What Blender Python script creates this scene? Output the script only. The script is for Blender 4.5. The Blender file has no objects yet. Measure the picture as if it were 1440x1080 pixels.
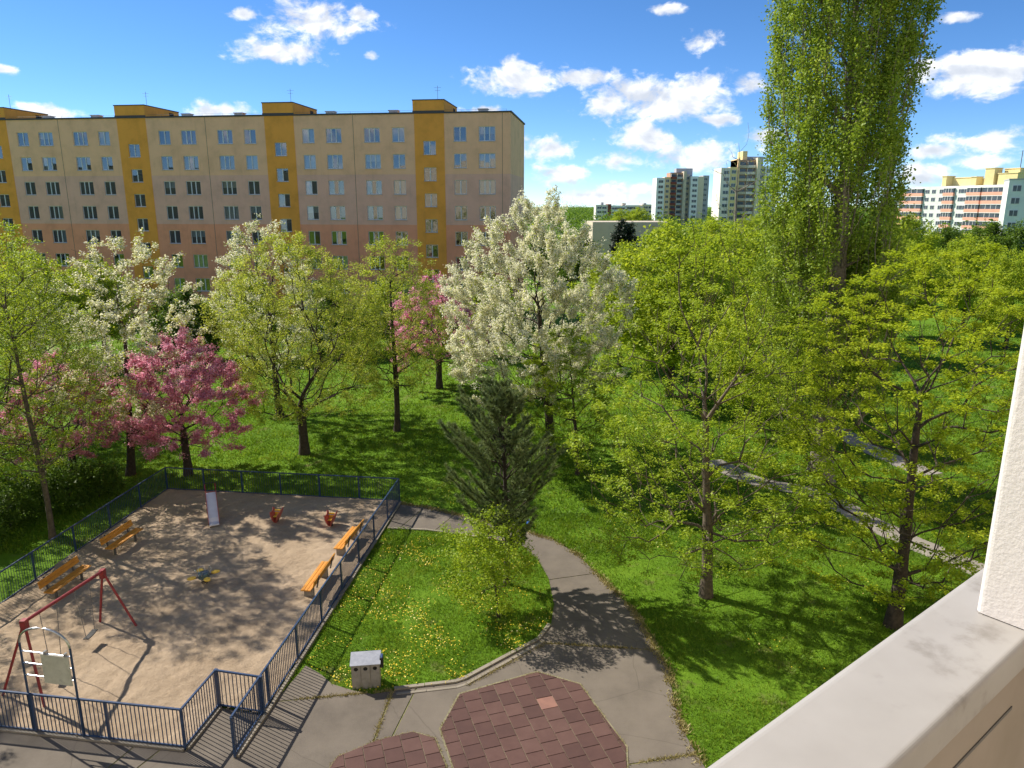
import bpy, math, random
import numpy as np
from mathutils import Vector, Matrix

# ------------------------------------------------------------------ camera, sky, sun, exposure
SC = bpy.context.scene
COL = SC.collection
R = math.radians
EYE = 13.5
FPX = 1040.0
PITCH = math.atan(252.0 / FPX)

cam = bpy.data.cameras.new('camera')
cam.sensor_width = 36.0
cam.lens = 36.0 * FPX / 1440.0
cam.clip_start = 0.05
cam.clip_end = 6000.0
camo = bpy.data.objects.new('camera', cam)
COL.objects.link(camo)
camo.location = (0, 0, EYE)
camo.rotation_euler = (math.pi / 2 - PITCH, 0, 0)
SC.camera = camo

SUN_EL = R(41.0)
SUN_AZ = (-math.cos(R(30)), math.sin(R(30)))          # horizontal direction towards the sun
sun = bpy.data.lights.new('sun', 'SUN')
sun.energy = 3.75
sun.angle = R(0.53)
sun.color = (1.0, 0.93, 0.82)
suno = bpy.data.objects.new('sun', sun)
COL.objects.link(suno)
sd = Vector((SUN_AZ[0] * math.cos(SUN_EL), SUN_AZ[1] * math.cos(SUN_EL), math.sin(SUN_EL)))
suno.rotation_euler = (-sd).to_track_quat('-Z', 'Y').to_euler()
suno.location = (-60, 60, 90)

SC.view_settings.view_transform = 'Standard'
SC.view_settings.look = 'None'
SC.view_settings.exposure = 0.97
SC.view_settings.gamma = 1.0
SC.view_settings.use_curve_mapping = False
SC.render.engine = 'CYCLES'
SC.cycles.use_denoising = True
SC.cycles.max_bounces = 5
SC.cycles.diffuse_bounces = 3
SC.cycles.glossy_bounces = 3
SC.cycles.transmission_bounces = 4
SC.cycles.transparent_max_bounces = 8
SC.cycles.caustics_reflective = False
SC.cycles.caustics_refractive = False


class NT:
    """small helper for node trees"""
    def __init__(s, tree):
        s.t = tree
        s.t.nodes.clear()

    def n(s, typ, **kw):
        nd = s.t.nodes.new(typ)
        for k, v in kw.items():
            if k.startswith('i_'):
                key = k[2:]
                key = int(key) if key.isdigit() else key.replace('_', ' ')
                s.put(nd.inputs[key], v)
            else:
                setattr(nd, k, v)
        return nd

    def put(s, sock, v):
        if isinstance(v, bpy.types.NodeSocket):
            s.t.links.new(v, sock)
        elif isinstance(v, bpy.types.Node):
            s.t.links.new(v.outputs[0], sock)
        else:
            if isinstance(v, (tuple, list)) and len(v) == 3 and sock.type == 'RGBA':
                v = (*v, 1)
            sock.default_value = v

    def math(s, op, a, b=0.0, c=0.0, clamp=False):
        nd = s.t.nodes.new('ShaderNodeMath')
        nd.operation = op
        nd.use_clamp = clamp
        s.put(nd.inputs[0], a)
        s.put(nd.inputs[1], b)
        s.put(nd.inputs[2], c)
        return nd.outputs[0]

    def mix(s, f, a, b, typ='MIX'):
        nd = s.t.nodes.new('ShaderNodeMix')
        nd.data_type = 'RGBA'
        nd.blend_type = typ
        s.put(nd.inputs[0], f)
        s.put(nd.inputs[6], a)
        s.put(nd.inputs[7], b)
        return nd.outputs[2]

    def noise(s, scale, detail=4.0, rough=0.55, vec=None, dist=0.0):
        nd = s.t.nodes.new('ShaderNodeTexNoise')
        nd.inputs['Scale'].default_value = scale
        nd.inputs['Detail'].default_value = detail
        nd.inputs['Roughness'].default_value = rough
        nd.inputs['Distortion'].default_value = dist
        if vec is not None:
            s.put(nd.inputs['Vector'], vec)
        return nd.outputs[0]

    def ramp(s, f, stops):
        nd = s.t.nodes.new('ShaderNodeValToRGB')
        s.put(nd.inputs[0], f)
        el = nd.color_ramp.elements
        while len(el) < len(stops):
            el.new(0.5)
        for e, (p, c) in zip(el, stops):
            e.position = p
            e.color = (*c, 1) if len(c) == 3 else c
        return nd.outputs[0]

    def smooth(s, v, a, b):
        nd = s.t.nodes.new('ShaderNodeMapRange')
        nd.interpolation_type = 'SMOOTHSTEP'
        s.put(nd.inputs[0], v)
        nd.inputs[1].default_value = a
        nd.inputs[2].default_value = b
        return nd.outputs[0]


def pix_dir(x, y):
    a = (x - 720) / FPX
    b = -(y - 540) / FPX
    return (a, math.cos(PITCH) + b * math.sin(PITCH), -math.sin(PITCH) + b * math.cos(PITCH))


def at(x, y, z=0.0):
    """point of the level z seen at a photo position"""
    d = pix_dir(x, y)
    t = (z - EYE) / d[2]
    return (d[0] * t, d[1] * t)


def atY(x, y, Y):
    """point at distance Y seen at a photo position"""
    d = pix_dir(x, y)
    t = Y / d[1]
    return Vector((d[0] * t, Y, EYE + d[2] * t))


# ---- the sky: clear blue with fair-weather cumulus all round
world = bpy.data.worlds.new('World')
SC.world = world
world.use_nodes = True
w = NT(world.node_tree)
SKY = 0.090
sky = w.n('ShaderNodeTexSky', sky_type='NISHITA', sun_disc=False)
sky.sun_elevation = SUN_EL
sky.sun_rotation = R(-60)
sky.altitude = 2000
sky.air_density = 0.75
sky.dust_density = 0.0
sky.ozone_density = 5.5
tc = w.n('ShaderNodeTexCoord')
sep = w.n('ShaderNodeSeparateXYZ', i_0=tc.outputs['Generated'])
az = w.math('ARCTAN2', sep.outputs[0], sep.outputs[1])
el = w.math('ARCSINE', sep.outputs[2])
ae = w.n('ShaderNodeCombineXYZ', i_0=az, i_1=w.math('MULTIPLY', el, 1.5), i_2=0.0)
# px centre, half width, height above the flat base, in photo pixels
clouds_px = [(440, 30, 92, 34), (505, 22, 28, 14), (340, 20, 28, 9), (408, 72, 68, 20), (735, 112, 90, 26), (722, 95, 26, 18), (800, 112, 62, 15),
             (928, 140, 110, 40), (985, 122, 45, 26), (860, 145, 40, 22), (1060, 122, 34, 18), (985, 60, 34, 20), (938, 14, 26, 9), (780, 208, 62, 26), (910, 192, 54, 26),
             (975, 218, 64, 30), (865, 228, 50, 18), (790, 245, 48, 22), (890, 265, 56, 14), (1010, 168, 34, 10), (1075, 195, 30, 20), (300, 155, 46, 16),
             (75, 156, 46, 12), (1400, 95, 86, 34), (1395, 198, 84, 24), (1310, 212, 40, 12), (1385, 226, 46, 10), (1290, 248, 44, 20), (685, 155, 40, 9),
             (520, 78, 14, 8), (1300, 100, 26, 18), (840, 275, 90, 12), (1345, 25, 30, 9), (5, 98, 18, 8)]
blobs = []
for (x, y, rx, ry) in clouds_px:
    d = Vector(pix_dir(x, y)).normalized()
    blobs.append((math.atan2(d.x, d.y), math.asin(d.z), rx / FPX, ry / FPX))
n_big = w.noise(13.0, 6.0, 0.6, ae, 0.3)
up_ = w.n('ShaderNodeVectorMath', operation='ADD', i_0=ae, i_1=(-0.006, 0.016, 0.0))
n_up = w.noise(13.0, 3.0, 0.6, up_.outputs[0], 0.3)
field = None
for (a0, e0, rx, ry) in blobs:
    v = w.n('ShaderNodeVectorMath', operation='MULTIPLY_ADD', i_0=ae)
    v.inputs[1].default_value = (1 / rx, 1 / (1.5 * ry), 0)
    v.inputs[2].default_value = (-a0 / rx, -e0 / ry, 0)
    ln_ = w.n('ShaderNodeVectorMath', operation='LENGTH', i_0=v.outputs[0]).outputs['Value']
    field = ln_ if field is None else w.math('MINIMUM', field, ln_)
vor = w.n('ShaderNodeTexVoronoi', feature='F1', i_Vector=ae, i_Scale=3.2)      # scattered clouds over the rest of the sky
rest = w.math('ADD', w.math('MULTIPLY', vor.outputs['Distance'], 2.1), w.math('MULTIPLY', w.smooth(w.math('ABSOLUTE', az), 1.0, 0.75), 9.0))
rest = w.math('ADD', rest, w.math('MULTIPLY', w.smooth(el, 0.75, 1.1), 4.0))
field = w.math('SUBTRACT', 1.0, w.math('MINIMUM', field, rest))
dens = w.math('MULTIPLY_ADD', w.math('SUBTRACT', n_big, 0.5), 2.4, field)
n_fine = w.noise(46.0, 5.0, 0.62, ae, 0.4)
dens = w.math('MULTIPLY_ADD', w.math('SUBTRACT', n_fine, 0.5), 1.3, dens)
dens = w.math('MINIMUM', dens, w.math('MULTIPLY_ADD', field, 3.0, 1.3))
alpha = w.smooth(dens, 0.1, 0.75)
shade = w.math('ADD', w.math('MULTIPLY', w.math('SUBTRACT', n_big, n_up), 2.2), w.math('MULTIPLY', dens, -0.22))
shade = w.smooth(shade, -0.42, 0.22)
ccol = w.mix(shade, (0.38, 0.405, 0.45), (0.74, 0.73, 0.71))
skyh = w.n('ShaderNodeHueSaturation', i_Color=sky.outputs[0], i_Saturation=1.12)
skyc = w.n('ShaderNodeVectorMath', operation='SCALE', i_0=skyh.outputs[0])
skyc.inputs['Scale'].default_value = SKY
fin = w.mix(w.math('MULTIPLY', alpha, 0.94), skyc.outputs[0], ccol)
bg = w.n('ShaderNodeBackground', i_Color=fin)
bg.inputs['Strength'].default_value = 1.0
world.cycles.sampling_method = 'MANUAL'
world.cycles.sample_map_resolution = 512
wo = w.n('ShaderNodeOutputWorld', i_Surface=bg)

# ------------------------------------------------------------------ helpers
def tag(o, label=None, cat=None, group=None, kind=None):
    if label: o['label'] = label
    if cat: o['category'] = cat
    if group: o['group'] = group
    if kind: o['kind'] = kind
    return o


def empty(name, loc, rz=0.0):
    o = bpy.data.objects.new(name, None)
    COL.objects.link(o)
    o.location = loc
    o.rotation_euler = (0, 0, rz)
    o.empty_display_size = 0.2
    return o


def link(name, mesh, parent=None, loc=(0, 0, 0), rot=(0, 0, 0)):
    o = bpy.data.objects.new(name, mesh)
    COL.objects.link(o)
    o.parent = parent
    o.location = loc
    o.rotation_euler = rot
    return o


def copy_tree(o, parent=None):
    c = o.copy()
    COL.objects.link(c)
    c.parent = parent
    for ch in list(o.children):
        copy_tree(ch, c)
    return c


class MB:
    """collects shapes for ONE mesh"""
    def __init__(s):
        s.v = []; s.f = []; s.m = []

    def add(s, vs, fs, mi=0):
        b = len(s.v)
        s.v += [tuple(q) for q in vs]
        s.f += [tuple(b + i for i in q) for q in fs]
        s.m += [mi] * len(fs)

    def box(s, x0, x1, y0, y1, z0, z1, mi=0, M=None):
        vs = [Vector((x, y, z)) for z in (z0, z1) for (x, y) in ((x0, y0), (x1, y0), (x1, y1), (x0, y1))]
        if M is not None:
            vs = [M @ q for q in vs]
        s.add(vs, [(3, 2, 1, 0), (4, 5, 6, 7), (0, 1, 5, 4), (1, 2, 6, 5), (2, 3, 7, 6), (3, 0, 4, 7)], mi)

    def quad(s, a, b, c, d, mi=0):
        s.add([a, b, c, d], [(0, 1, 2, 3)], mi)

    def tube(s, p, q, r0, r1=None, n=8, mi=0, cap=True):
        s.path([p, q], [r0, r0 if r1 is None else r1], n, mi, cap)

    def path(s, pts, rs, n=8, mi=0, cap=True):
        pts = [Vector(q) for q in pts]
        if not isinstance(rs, (list, tuple)): rs = [rs] * len(pts)
        vs = []; fs = []
        ref = None
        for i, q in enumerate(pts):
            d = (pts[min(i + 1, len(pts) - 1)] - pts[max(i - 1, 0)]).normalized()
            if ref is None:
                ref = Vector((0, 0, 1)) if abs(d.z) < 0.9 else Vector((1, 0, 0))
            a = d.cross(ref).normalized(); b = d.cross(a).normalized()
            ref = b.cross(d) if False else ref
            for k in range(n):
                t = 2 * math.pi * k / n
                vs.append(q + (a * math.cos(t) + b * math.sin(t)) * rs[i])
        for i in range(len(pts) - 1):
            for k in range(n):
                k2 = (k + 1) % n
                fs.append((i * n + k, i * n + k2, (i + 1) * n + k2, (i + 1) * n + k))
        if cap:
            fs.append(tuple(range(n - 1, -1, -1)))
            fs.append(tuple((len(pts) - 1) * n + k for k in range(n)))
        s.add(vs, fs, mi)

    def lathe(s, prof, n=16, c=(0, 0, 0), mi=0):
        vs = []; fs = []
        for (r, z) in prof:
            for k in range(n):
                t = 2 * math.pi * k / n
                vs.append((c[0] + r * math.cos(t), c[1] + r * math.sin(t), c[2] + z))
        for i in range(len(prof) - 1):
            for k in range(n):
                k2 = (k + 1) % n
                fs.append((i * n + k, i * n + k2, (i + 1) * n + k2, (i + 1) * n + k))
        fs.append(tuple(range(n - 1, -1, -1)))
        fs.append(tuple((len(prof) - 1) * n + k for k in range(n)))
        s.add(vs, fs, mi)

    def prism(s, poly, z0, z1, mi=0):
        n = len(poly)
        vs = [(q[0], q[1], z0) for q in poly] + [(q[0], q[1], z1) for q in poly]
        fs = [tuple(range(n - 1, -1, -1)), tuple(range(n, 2 * n))]
        for k in range(n):
            k2 = (k + 1) % n
            fs.append((k, k2, n + k2, n + k))
        s.add(vs, fs, mi)

    def mesh(s, name, mats, smooth=False):
        me = bpy.data.meshes.new(name)
        me.from_pydata(s.v, [], s.f)
        for m in (mats if isinstance(mats, (list, tuple)) else [mats]):
            me.materials.append(m)
        me.polygons.foreach_set('material_index', s.m)
        if smooth:
            me.polygons.foreach_set('use_smooth', [True] * len(s.f))
        me.update()
        return me

    def build(s, name, mats, parent=None, loc=(0, 0, 0), smooth=False, rot=(0, 0, 0)):
        return link(name, s.mesh(name, mats, smooth), parent, loc, rot)


def np_mesh(name, V, F, mat, smooth=False):
    """V (n,3) floats, F (m,k) ints"""
    V = np.ascontiguousarray(V, dtype=np.float32)
    F = np.ascontiguousarray(F, dtype=np.int32)
    me = bpy.data.meshes.new(name)
    me.vertices.add(len(V))
    me.vertices.foreach_set('co', V.ravel())
    k = F.shape[1]
    me.loops.add(F.size)
    me.loops.foreach_set('vertex_index', F.ravel())
    me.polygons.add(len(F))
    me.polygons.foreach_set('loop_start', np.arange(0, F.size, k, dtype=np.int32))
    me.polygons.foreach_set('loop_total', np.full(len(F), k, dtype=np.int32))
    if smooth:
        me.polygons.foreach_set('use_smooth', np.ones(len(F), dtype=bool))
    me.materials.append(mat)
    me.update(calc_edges=True)
    return me


def in_poly(px, py, poly):
    ins = np.zeros(len(px), bool)
    n = len(poly)
    for i in range(n):
        x1, y1 = poly[i][0], poly[i][1]
        x2, y2 = poly[(i + 1) % n][0], poly[(i + 1) % n][1]
        c = ((y1 > py) != (y2 > py)) & (px < (x2 - x1) * (py - y1) / ((y2 - y1) or 1e-9) + x1)
        ins ^= c
    return ins


def clip_half(poly, p, nrm):
    """keep the side of the line through p where (q-p).nrm >= 0"""
    out = []
    n = len(poly)
    for i in range(n):
        a, b = poly[i], poly[(i + 1) % n]
        da = (a[0] - p[0]) * nrm[0] + (a[1] - p[1]) * nrm[1]
        db = (b[0] - p[0]) * nrm[0] + (b[1] - p[1]) * nrm[1]
        if da >= 0: out.append(a)
        if (da >= 0) != (db >= 0):
            t = da / (da - db)
            out.append((a[0] + (b[0] - a[0]) * t, a[1] + (b[1] - a[1]) * t))
    return out


def clip_convex(poly, conv):
    """clip poly by a counter-clockwise convex outline"""
    for i in range(len(conv)):
        a, b = conv[i], conv[(i + 1) % len(conv)]
        poly = clip_half(poly, a, (-(b[1] - a[1]), b[0] - a[0]))
        if len(poly) < 3: return []
    return poly


def area(poly):
    return 0.5 * sum(poly[i][0] * poly[(i + 1) % len(poly)][1] - poly[(i + 1) % len(poly)][0] * poly[i][1] for i in range(len(poly)))


# ------------------------------------------------------------------ materials
MATS = {}


def new_mat(name):
    m = bpy.data.materials.new(name)
    m.use_nodes = True
    MATS[name] = m
    return m, NT(m.node_tree)


def plain(name, c1, c2=None, scale=6.0, rough=0.7, bump=0.0, bscale=60.0, metal=0.0, detail=5.0, spec=0.5, stops=(0.35, 0.65), dirt=None):
    m, t = new_mat(name)
    c2 = c2 or tuple(q * 0.8 for q in c1)
    co = t.n('ShaderNodeTexCoord').outputs['Object']
    nz = t.noise(scale, detail, 0.6, co)
    col = t.ramp(nz, [(stops[0], c1), (stops[1], c2)])
    if dirt:
        dn = t.noise(dirt[1], 6.0, 0.65, co)
        col = t.mix(t.math('MULTIPLY', t.smooth(dn, 0.52, 0.72), dirt[2]), col, dirt[0])
    p = t.n('ShaderNodeBsdfPrincipled', i_Base_Color=col, i_Roughness=rough, i_Metallic=metal)
    p.inputs['Specular IOR Level'].default_value = spec
    if bump:
        b = t.n('ShaderNodeBump', i_Height=t.noise(bscale, 4.0, 0.6, co))
        b.inputs['Strength'].default_value = bump
        b.inputs['Distance'].default_value = 0.02
        t.put(p.inputs['Normal'], b.outputs[0])
    t.n('ShaderNodeOutputMaterial', i_Surface=p)
    return m


def leaf_mat(name, ca, cb, cc=None, transl=0.55, clump=0.35, tint=(1.0, 0.95, 0.6)):
    m, t = new_mat(name)
    g = t.n('ShaderNodeNewGeometry')
    co = t.n('ShaderNodeTexCoord').outputs['Object']
    nz = t.noise(clump, 3.0, 0.6, co)
    f = t.math('ADD', t.math('MULTIPLY', g.outputs['Random Per Island'], 0.55), t.math('MULTIPLY', t.math('SUBTRACT', nz, 0.28), 1.0))
    stops = [(0.1, ca), (0.85, cb)] if cc is None else [(0.1, ca), (0.6, cb), (1.0, cc)]
    col = t.ramp(f, stops)
    d = t.n('ShaderNodeBsdfPrincipled', i_Base_Color=col, i_Roughness=0.5)
    d.inputs['Specular IOR Level'].default_value = 0.25
    tr = t.n('ShaderNodeBsdfTranslucent', i_Color=t.mix(1.0, col, tint, 'MULTIPLY'))
    mx = t.n('ShaderNodeMixShader', i_0=transl)
    t.put(mx.inputs[1], d.outputs[0]); t.put(mx.inputs[2], tr.outputs[0])
    t.n('ShaderNodeOutputMaterial', i_Surface=mx)
    return m


def plaster(name, c, var=0.09, streak=0.26):
    """painted render with blotches and rain streaks"""
    m, t = new_mat(name)
    co = t.n('ShaderNodeTexCoord').outputs['Object']
    big = t.noise(0.5, 6.0, 0.65, co)
    dark = tuple(q * (1 - var * 1.8) for q in c); light = tuple(min(1, q * (1 + var * 0.6)) for q in c)
    col = t.ramp(big, [(0.3, dark), (0.52, c), (0.75, light)])
    mp = t.n('ShaderNodeMapping', i_Vector=co)
    mp.inputs['Scale'].default_value = (2.4, 2.4, 0.16)
    sn = t.noise(1.0, 6.0, 0.7, mp.outputs[0])
    col = t.mix(t.math('MULTIPLY', t.smooth(sn, 0.52, 0.78), streak), col, tuple(q * 0.5 for q in c))
    p = t.n('ShaderNodeBsdfPrincipled', i_Base_Color=col, i_Roughness=0.9)
    p.inputs['Specular IOR Level'].default_value = 0.2
    b = t.n('ShaderNodeBump', i_Height=t.noise(25.0, 4.0, 0.6, co))
    b.inputs['Strength'].default_value = 0.25
    b.inputs['Distance'].default_value = 0.02
    t.put(p.inputs['Normal'], b.outputs[0])
    t.n('ShaderNodeOutputMaterial', i_Surface=p)
    return m


M_YEL = plaster('plaster_sand_yellow', (0.92, 0.53, 0.30))
M_PNK = plaster('plaster_greyish_pink', (0.82, 0.47, 0.34))
M_SAL = plaster('plaster_salmon', (0.88, 0.37, 0.21))
M_OCH = plaster('plaster_ochre', (0.90, 0.385, 0.07), 0.1, 0.2)
M_TRIM = plain('dark_roof_trim', (0.07, 0.065, 0.06), rough=0.6)
M_ROOF = plain('roof_felt', (0.12, 0.12, 0.12), rough=0.9)
M_WFRAME = plain('white_window_frame', (0.70, 0.70, 0.69), (0.62, 0.62, 0.62), rough=0.4)
M_SILL = plain('window_sill_metal', (0.55, 0.54, 0.5), rough=0.5)
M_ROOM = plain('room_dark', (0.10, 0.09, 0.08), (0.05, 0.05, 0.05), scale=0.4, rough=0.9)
M_CUR = [plain('curtain_white', (0.50, 0.50, 0.49), (0.36, 0.36, 0.36), scale=9, rough=0.9),
         plain('curtain_blue_grey', (0.35, 0.42, 0.48), rough=0.9),
         plain('curtain_cream', (0.55, 0.50, 0.38), rough=0.9),
         plain('curtain_dark_red', (0.16, 0.03, 0.03), rough=0.9)]


def glass_mat(name, refl):
    m, t = new_mat(name)
    lw = t.n('ShaderNodeLayerWeight', i_Blend=0.35)
    fac = t.math('ADD', t.math('MULTIPLY', lw.outputs['Fresnel'], 0.6), refl, clamp=True)
    tr = t.n('ShaderNodeBsdfTransparent', i_Color=(0.72, 0.78, 0.78))
    nb = t.n('ShaderNodeBump', i_Height=t.noise(0.8, 2.0, 0.5, t.n('ShaderNodeTexCoord').outputs['Object']))
    nb.inputs['Strength'].default_value = 0.06
    gl = t.n('ShaderNodeBsdfGlossy', i_Color=(0.95, 0.97, 1.0), i_Roughness=0.02, i_Normal=nb.outputs[0])
    mx = t.n('ShaderNodeMixShader', i_0=fac)
    t.put(mx.inputs[1], tr.outputs[0]); t.put(mx.inputs[2], gl.outputs[0])
    t.n('ShaderNodeOutputMaterial', i_Surface=mx)
    return m


M_GLASS = glass_mat('window_glass', 0.17)
M_FGLASS = plain('far_window_glass', (0.05, 0.06, 0.075), (0.10, 0.12, 0.15), scale=0.6, rough=0.15)
M_STEEL = plain('steel', (0.55, 0.56, 0.58), (0.42, 0.43, 0.45), rough=0.28, metal=1.0, scale=10)
M_BLUE = plain('blue_fence_paint', (0.024, 0.06, 0.15), (0.016, 0.038, 0.09), rough=0.42, scale=8, dirt=((0.09, 0.06, 0.045), 14, 0.5))
M_RED = plain('worn_red_paint', (0.34, 0.035, 0.04), (0.22, 0.025, 0.03), rough=0.5, scale=7, dirt=((0.12, 0.06, 0.05), 12, 0.5))
M_REDP = plain('faded_red_panel', (0.50, 0.11, 0.075), (0.42, 0.085, 0.06), rough=0.55, scale=5, dirt=((0.5, 0.3, 0.25), 9, 0.4))
M_YELP = plain('yellow_plastic', (0.80, 0.52, 0.05), (0.70, 0.42, 0.03), rough=0.5)
M_TEAL = plain('dark_teal_disc', (0.06, 0.11, 0.12), (0.10, 0.15, 0.15), rough=0.5)
M_BLACK = plain('black_rubber', (0.018, 0.018, 0.018), rough=0.7)
M_ORANGE = plain('orange_bench_wood', (0.68, 0.30, 0.03), (0.55, 0.22, 0.02), rough=0.6, scale=5, bump=0.2, dirt=((0.4, 0.25, 0.1), 7, 0.35))
M_CONCLEG = plain('concrete_leg', (0.33, 0.29, 0.24), (0.22, 0.2, 0.17), rough=0.9, bump=0.4)
M_DMETAL = plain('dark_grey_metal', (0.10, 0.095, 0.09), rough=0.6)
M_SIGN = plain('weathered_white_board', (0.62, 0.58, 0.48), (0.50, 0.46, 0.38), rough=0.7, scale=3, dirt=((0.35, 0.33, 0.27), 5, 0.5))
M_BIN = plain('grey_bin_sheet', (0.30, 0.28, 0.25), (0.24, 0.225, 0.2), rough=0.6, scale=4, dirt=((0.16, 0.14, 0.12), 6, 0.5))
M_BINTOP = plain('galvanised_lid', (0.42, 0.43, 0.46), (0.33, 0.34, 0.37), rough=0.45, scale=8, metal=0.4)
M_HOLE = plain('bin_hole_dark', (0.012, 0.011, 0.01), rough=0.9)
M_BAG = plain('blue_plastic', (0.03, 0.20, 0.70), rough=0.4)
M_BARK = plain('bark_dark', (0.075, 0.055, 0.04), (0.035, 0.026, 0.02), scale=9, rough=0.95, bump=0.8, bscale=14)
M_BARK2 = plain('bark_grey_brown', (0.15, 0.115, 0.08), (0.07, 0.052, 0.038), scale=7, rough=0.95, bump=0.8, bscale=12)
M_BARK3 = plain('bark_pale_grey', (0.30, 0.26, 0.21), (0.15, 0.125, 0.10), scale=8, rough=0.95, bump=0.6, bscale=12)

# ---- ground materials
def grass_ground(name, stops, far=False):
    m, t = new_mat(name)
    co = t.n('ShaderNodeTexCoord').outputs['Object']
    n1 = t.noise(0.11, 6.0, 0.6, co)
    n2 = t.noise(1.7, 6.0, 0.7, co)
    n3 = t.noise(26.0, 4.0, 0.7, co)
    f = t.math('ADD', t.math('MULTIPLY', n1, 0.45), t.math('ADD', t.math('MULTIPLY', n2, 0.3), t.math('MULTIPLY', n3, 0.3)))
    col = t.ramp(f, stops)
    col = t.mix(t.math('MULTIPLY', t.smooth(t.noise(0.7, 6.0, 0.65, co), 0.56, 0.68), 0.6), col, (0.19, 0.145, 0.075))
    p = t.n('ShaderNodeBsdfPrincipled', i_Base_Color=col, i_Roughness=0.9)
    p.inputs['Specular IOR Level'].default_value = 0.1
    b = t.n('ShaderNodeBump', i_Height=t.math('ADD', n3, n2))
    b.inputs['Strength'].default_value = 0.9
    b.inputs['Distance'].default_value = 0.08
    t.put(p.inputs['Normal'], b.outputs[0])
    t.n('ShaderNodeOutputMaterial', i_Surface=p)
    return m


M_GROUND = grass_ground('lawn_soil_and_turf', [(0.38, (0.07, 0.14, 0.012)), (0.52, (0.13, 0.25, 0.016)), (0.66, (0.21, 0.33, 0.03))])
M_BLADE = leaf_mat('grass_blades', (0.075, 0.155, 0.013), (0.175, 0.305, 0.022), (0.37, 0.42, 0.055), 0.45, 0.4)


def sand_mat():
    m, t = new_mat('playground_sand')
    co = t.n('ShaderNodeTexCoord').outputs['Object']
    n1 = t.noise(0.5, 6.0, 0.6, co)
    n2 = t.noise(9.0, 5.0, 0.7, co, 0.6)
    n3 = t.noise(90.0, 3.0, 0.6, co)
    f = t.math('ADD', t.math('MULTIPLY', n1, 0.4), t.math('ADD', t.math('MULTIPLY', n2, 0.35), t.math('MULTIPLY', n3, 0.25)))
    col = t.ramp(f, [(0.32, (0.27, 0.195, 0.125)), (0.5, (0.43, 0.325, 0.22)), (0.68, (0.54, 0.42, 0.30))])
    p = t.n('ShaderNodeBsdfPrincipled', i_Base_Color=col, i_Roughness=0.95)
    p.inputs['Specular IOR Level'].default_value = 0.15
    b = t.n('ShaderNodeBump', i_Height=t.math('ADD', t.math('MULTIPLY', n2, 0.8), t.math('MULTIPLY', n3, 0.35)))
    b.inputs['Strength'].default_value = 0.8
    b.inputs['Distance'].default_value = 0.09
    t.put(p.inputs['Normal'], b.outputs[0])
    t.n('ShaderNodeOutputMaterial', i_Surface=p)
    return m


M_SAND = sand_mat()


def pave_mat(name, c, c2, crack=0.3):
    m, t = new_mat(name)
    co = t.n('ShaderNodeTexCoord').outputs['Object']
    oi = t.n('ShaderNodeObjectInfo').outputs['Random']
    n1 = t.noise(0.7, 7.0, 0.65, co)
    n2 = t.noise(45.0, 3.0, 0.7, co)
    f = t.math('ADD', t.math('MULTIPLY', n1, 0.7), t.math('ADD', t.math('MULTIPLY', n2, 0.3), t.math('MULTIPLY', t.math('SUBTRACT', oi, 0.5), 0.12)))
    col = t.ramp(f, [(0.32, c2), (0.55, c), (0.72, tuple(q * 1.15 for q in c))])
    vo = t.n('ShaderNodeTexVoronoi', feature='DISTANCE_TO_EDGE', i_Scale=0.28)
    t.put(vo.inputs['Vector'], t.n('ShaderNodeVectorMath', operation='ADD', i_0=co, i_1=t.n('ShaderNodeTexNoise', i_Scale=1.5, i_Detail=5.0).outputs[1]))
    ck = t.math('MULTIPLY', t.math('SUBTRACT', 1.0, t.smooth(vo.outputs['Distance'], 0.0, 0.006)), crack)
    col = t.mix(ck, col, tuple(q * 0.4 for q in c2))
    st = t.smooth(t.noise(1.9, 7.0, 0.7, co), 0.62, 0.74)
    col = t.mix(t.math('MULTIPLY', st, 0.35), col, (0.10, 0.095, 0.06))
    p = t.n('ShaderNodeBsdfPrincipled', i_Base_Color=col, i_Roughness=0.9)
    p.inputs['Specular IOR Level'].default_value = 0.25
    b = t.n('ShaderNodeBump', i_Height=n2)
    b.inputs['Strength'].default_value = 0.5
    b.inputs['Distance'].default_value = 0.01
    t.put(p.inputs['Normal'], b.outputs[0])
    t.n('ShaderNodeOutputMaterial', i_Surface=p)
    return m


M_PAVE = pave_mat('old_asphalt_concrete', (0.165, 0.14, 0.112), (0.11, 0.093, 0.075))
M_PATH = pave_mat('pale_concrete_path', (0.30, 0.27, 0.23), (0.22, 0.195, 0.165))
M_KERB = pave_mat('kerb_concrete', (0.28, 0.245, 0.195), (0.19, 0.165, 0.13), 0.0)
M_EDGE = plain('straw_edged_concrete', (0.27, 0.24, 0.15), (0.19, 0.175, 0.10), scale=7, rough=0.95, bump=0.6, bscale=30)
M_MOSS = plain('mossy_joint', (0.14, 0.16, 0.04), (0.26, 0.23, 0.10), scale=9, rough=0.95, bump=0.8, bscale=30)


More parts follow.
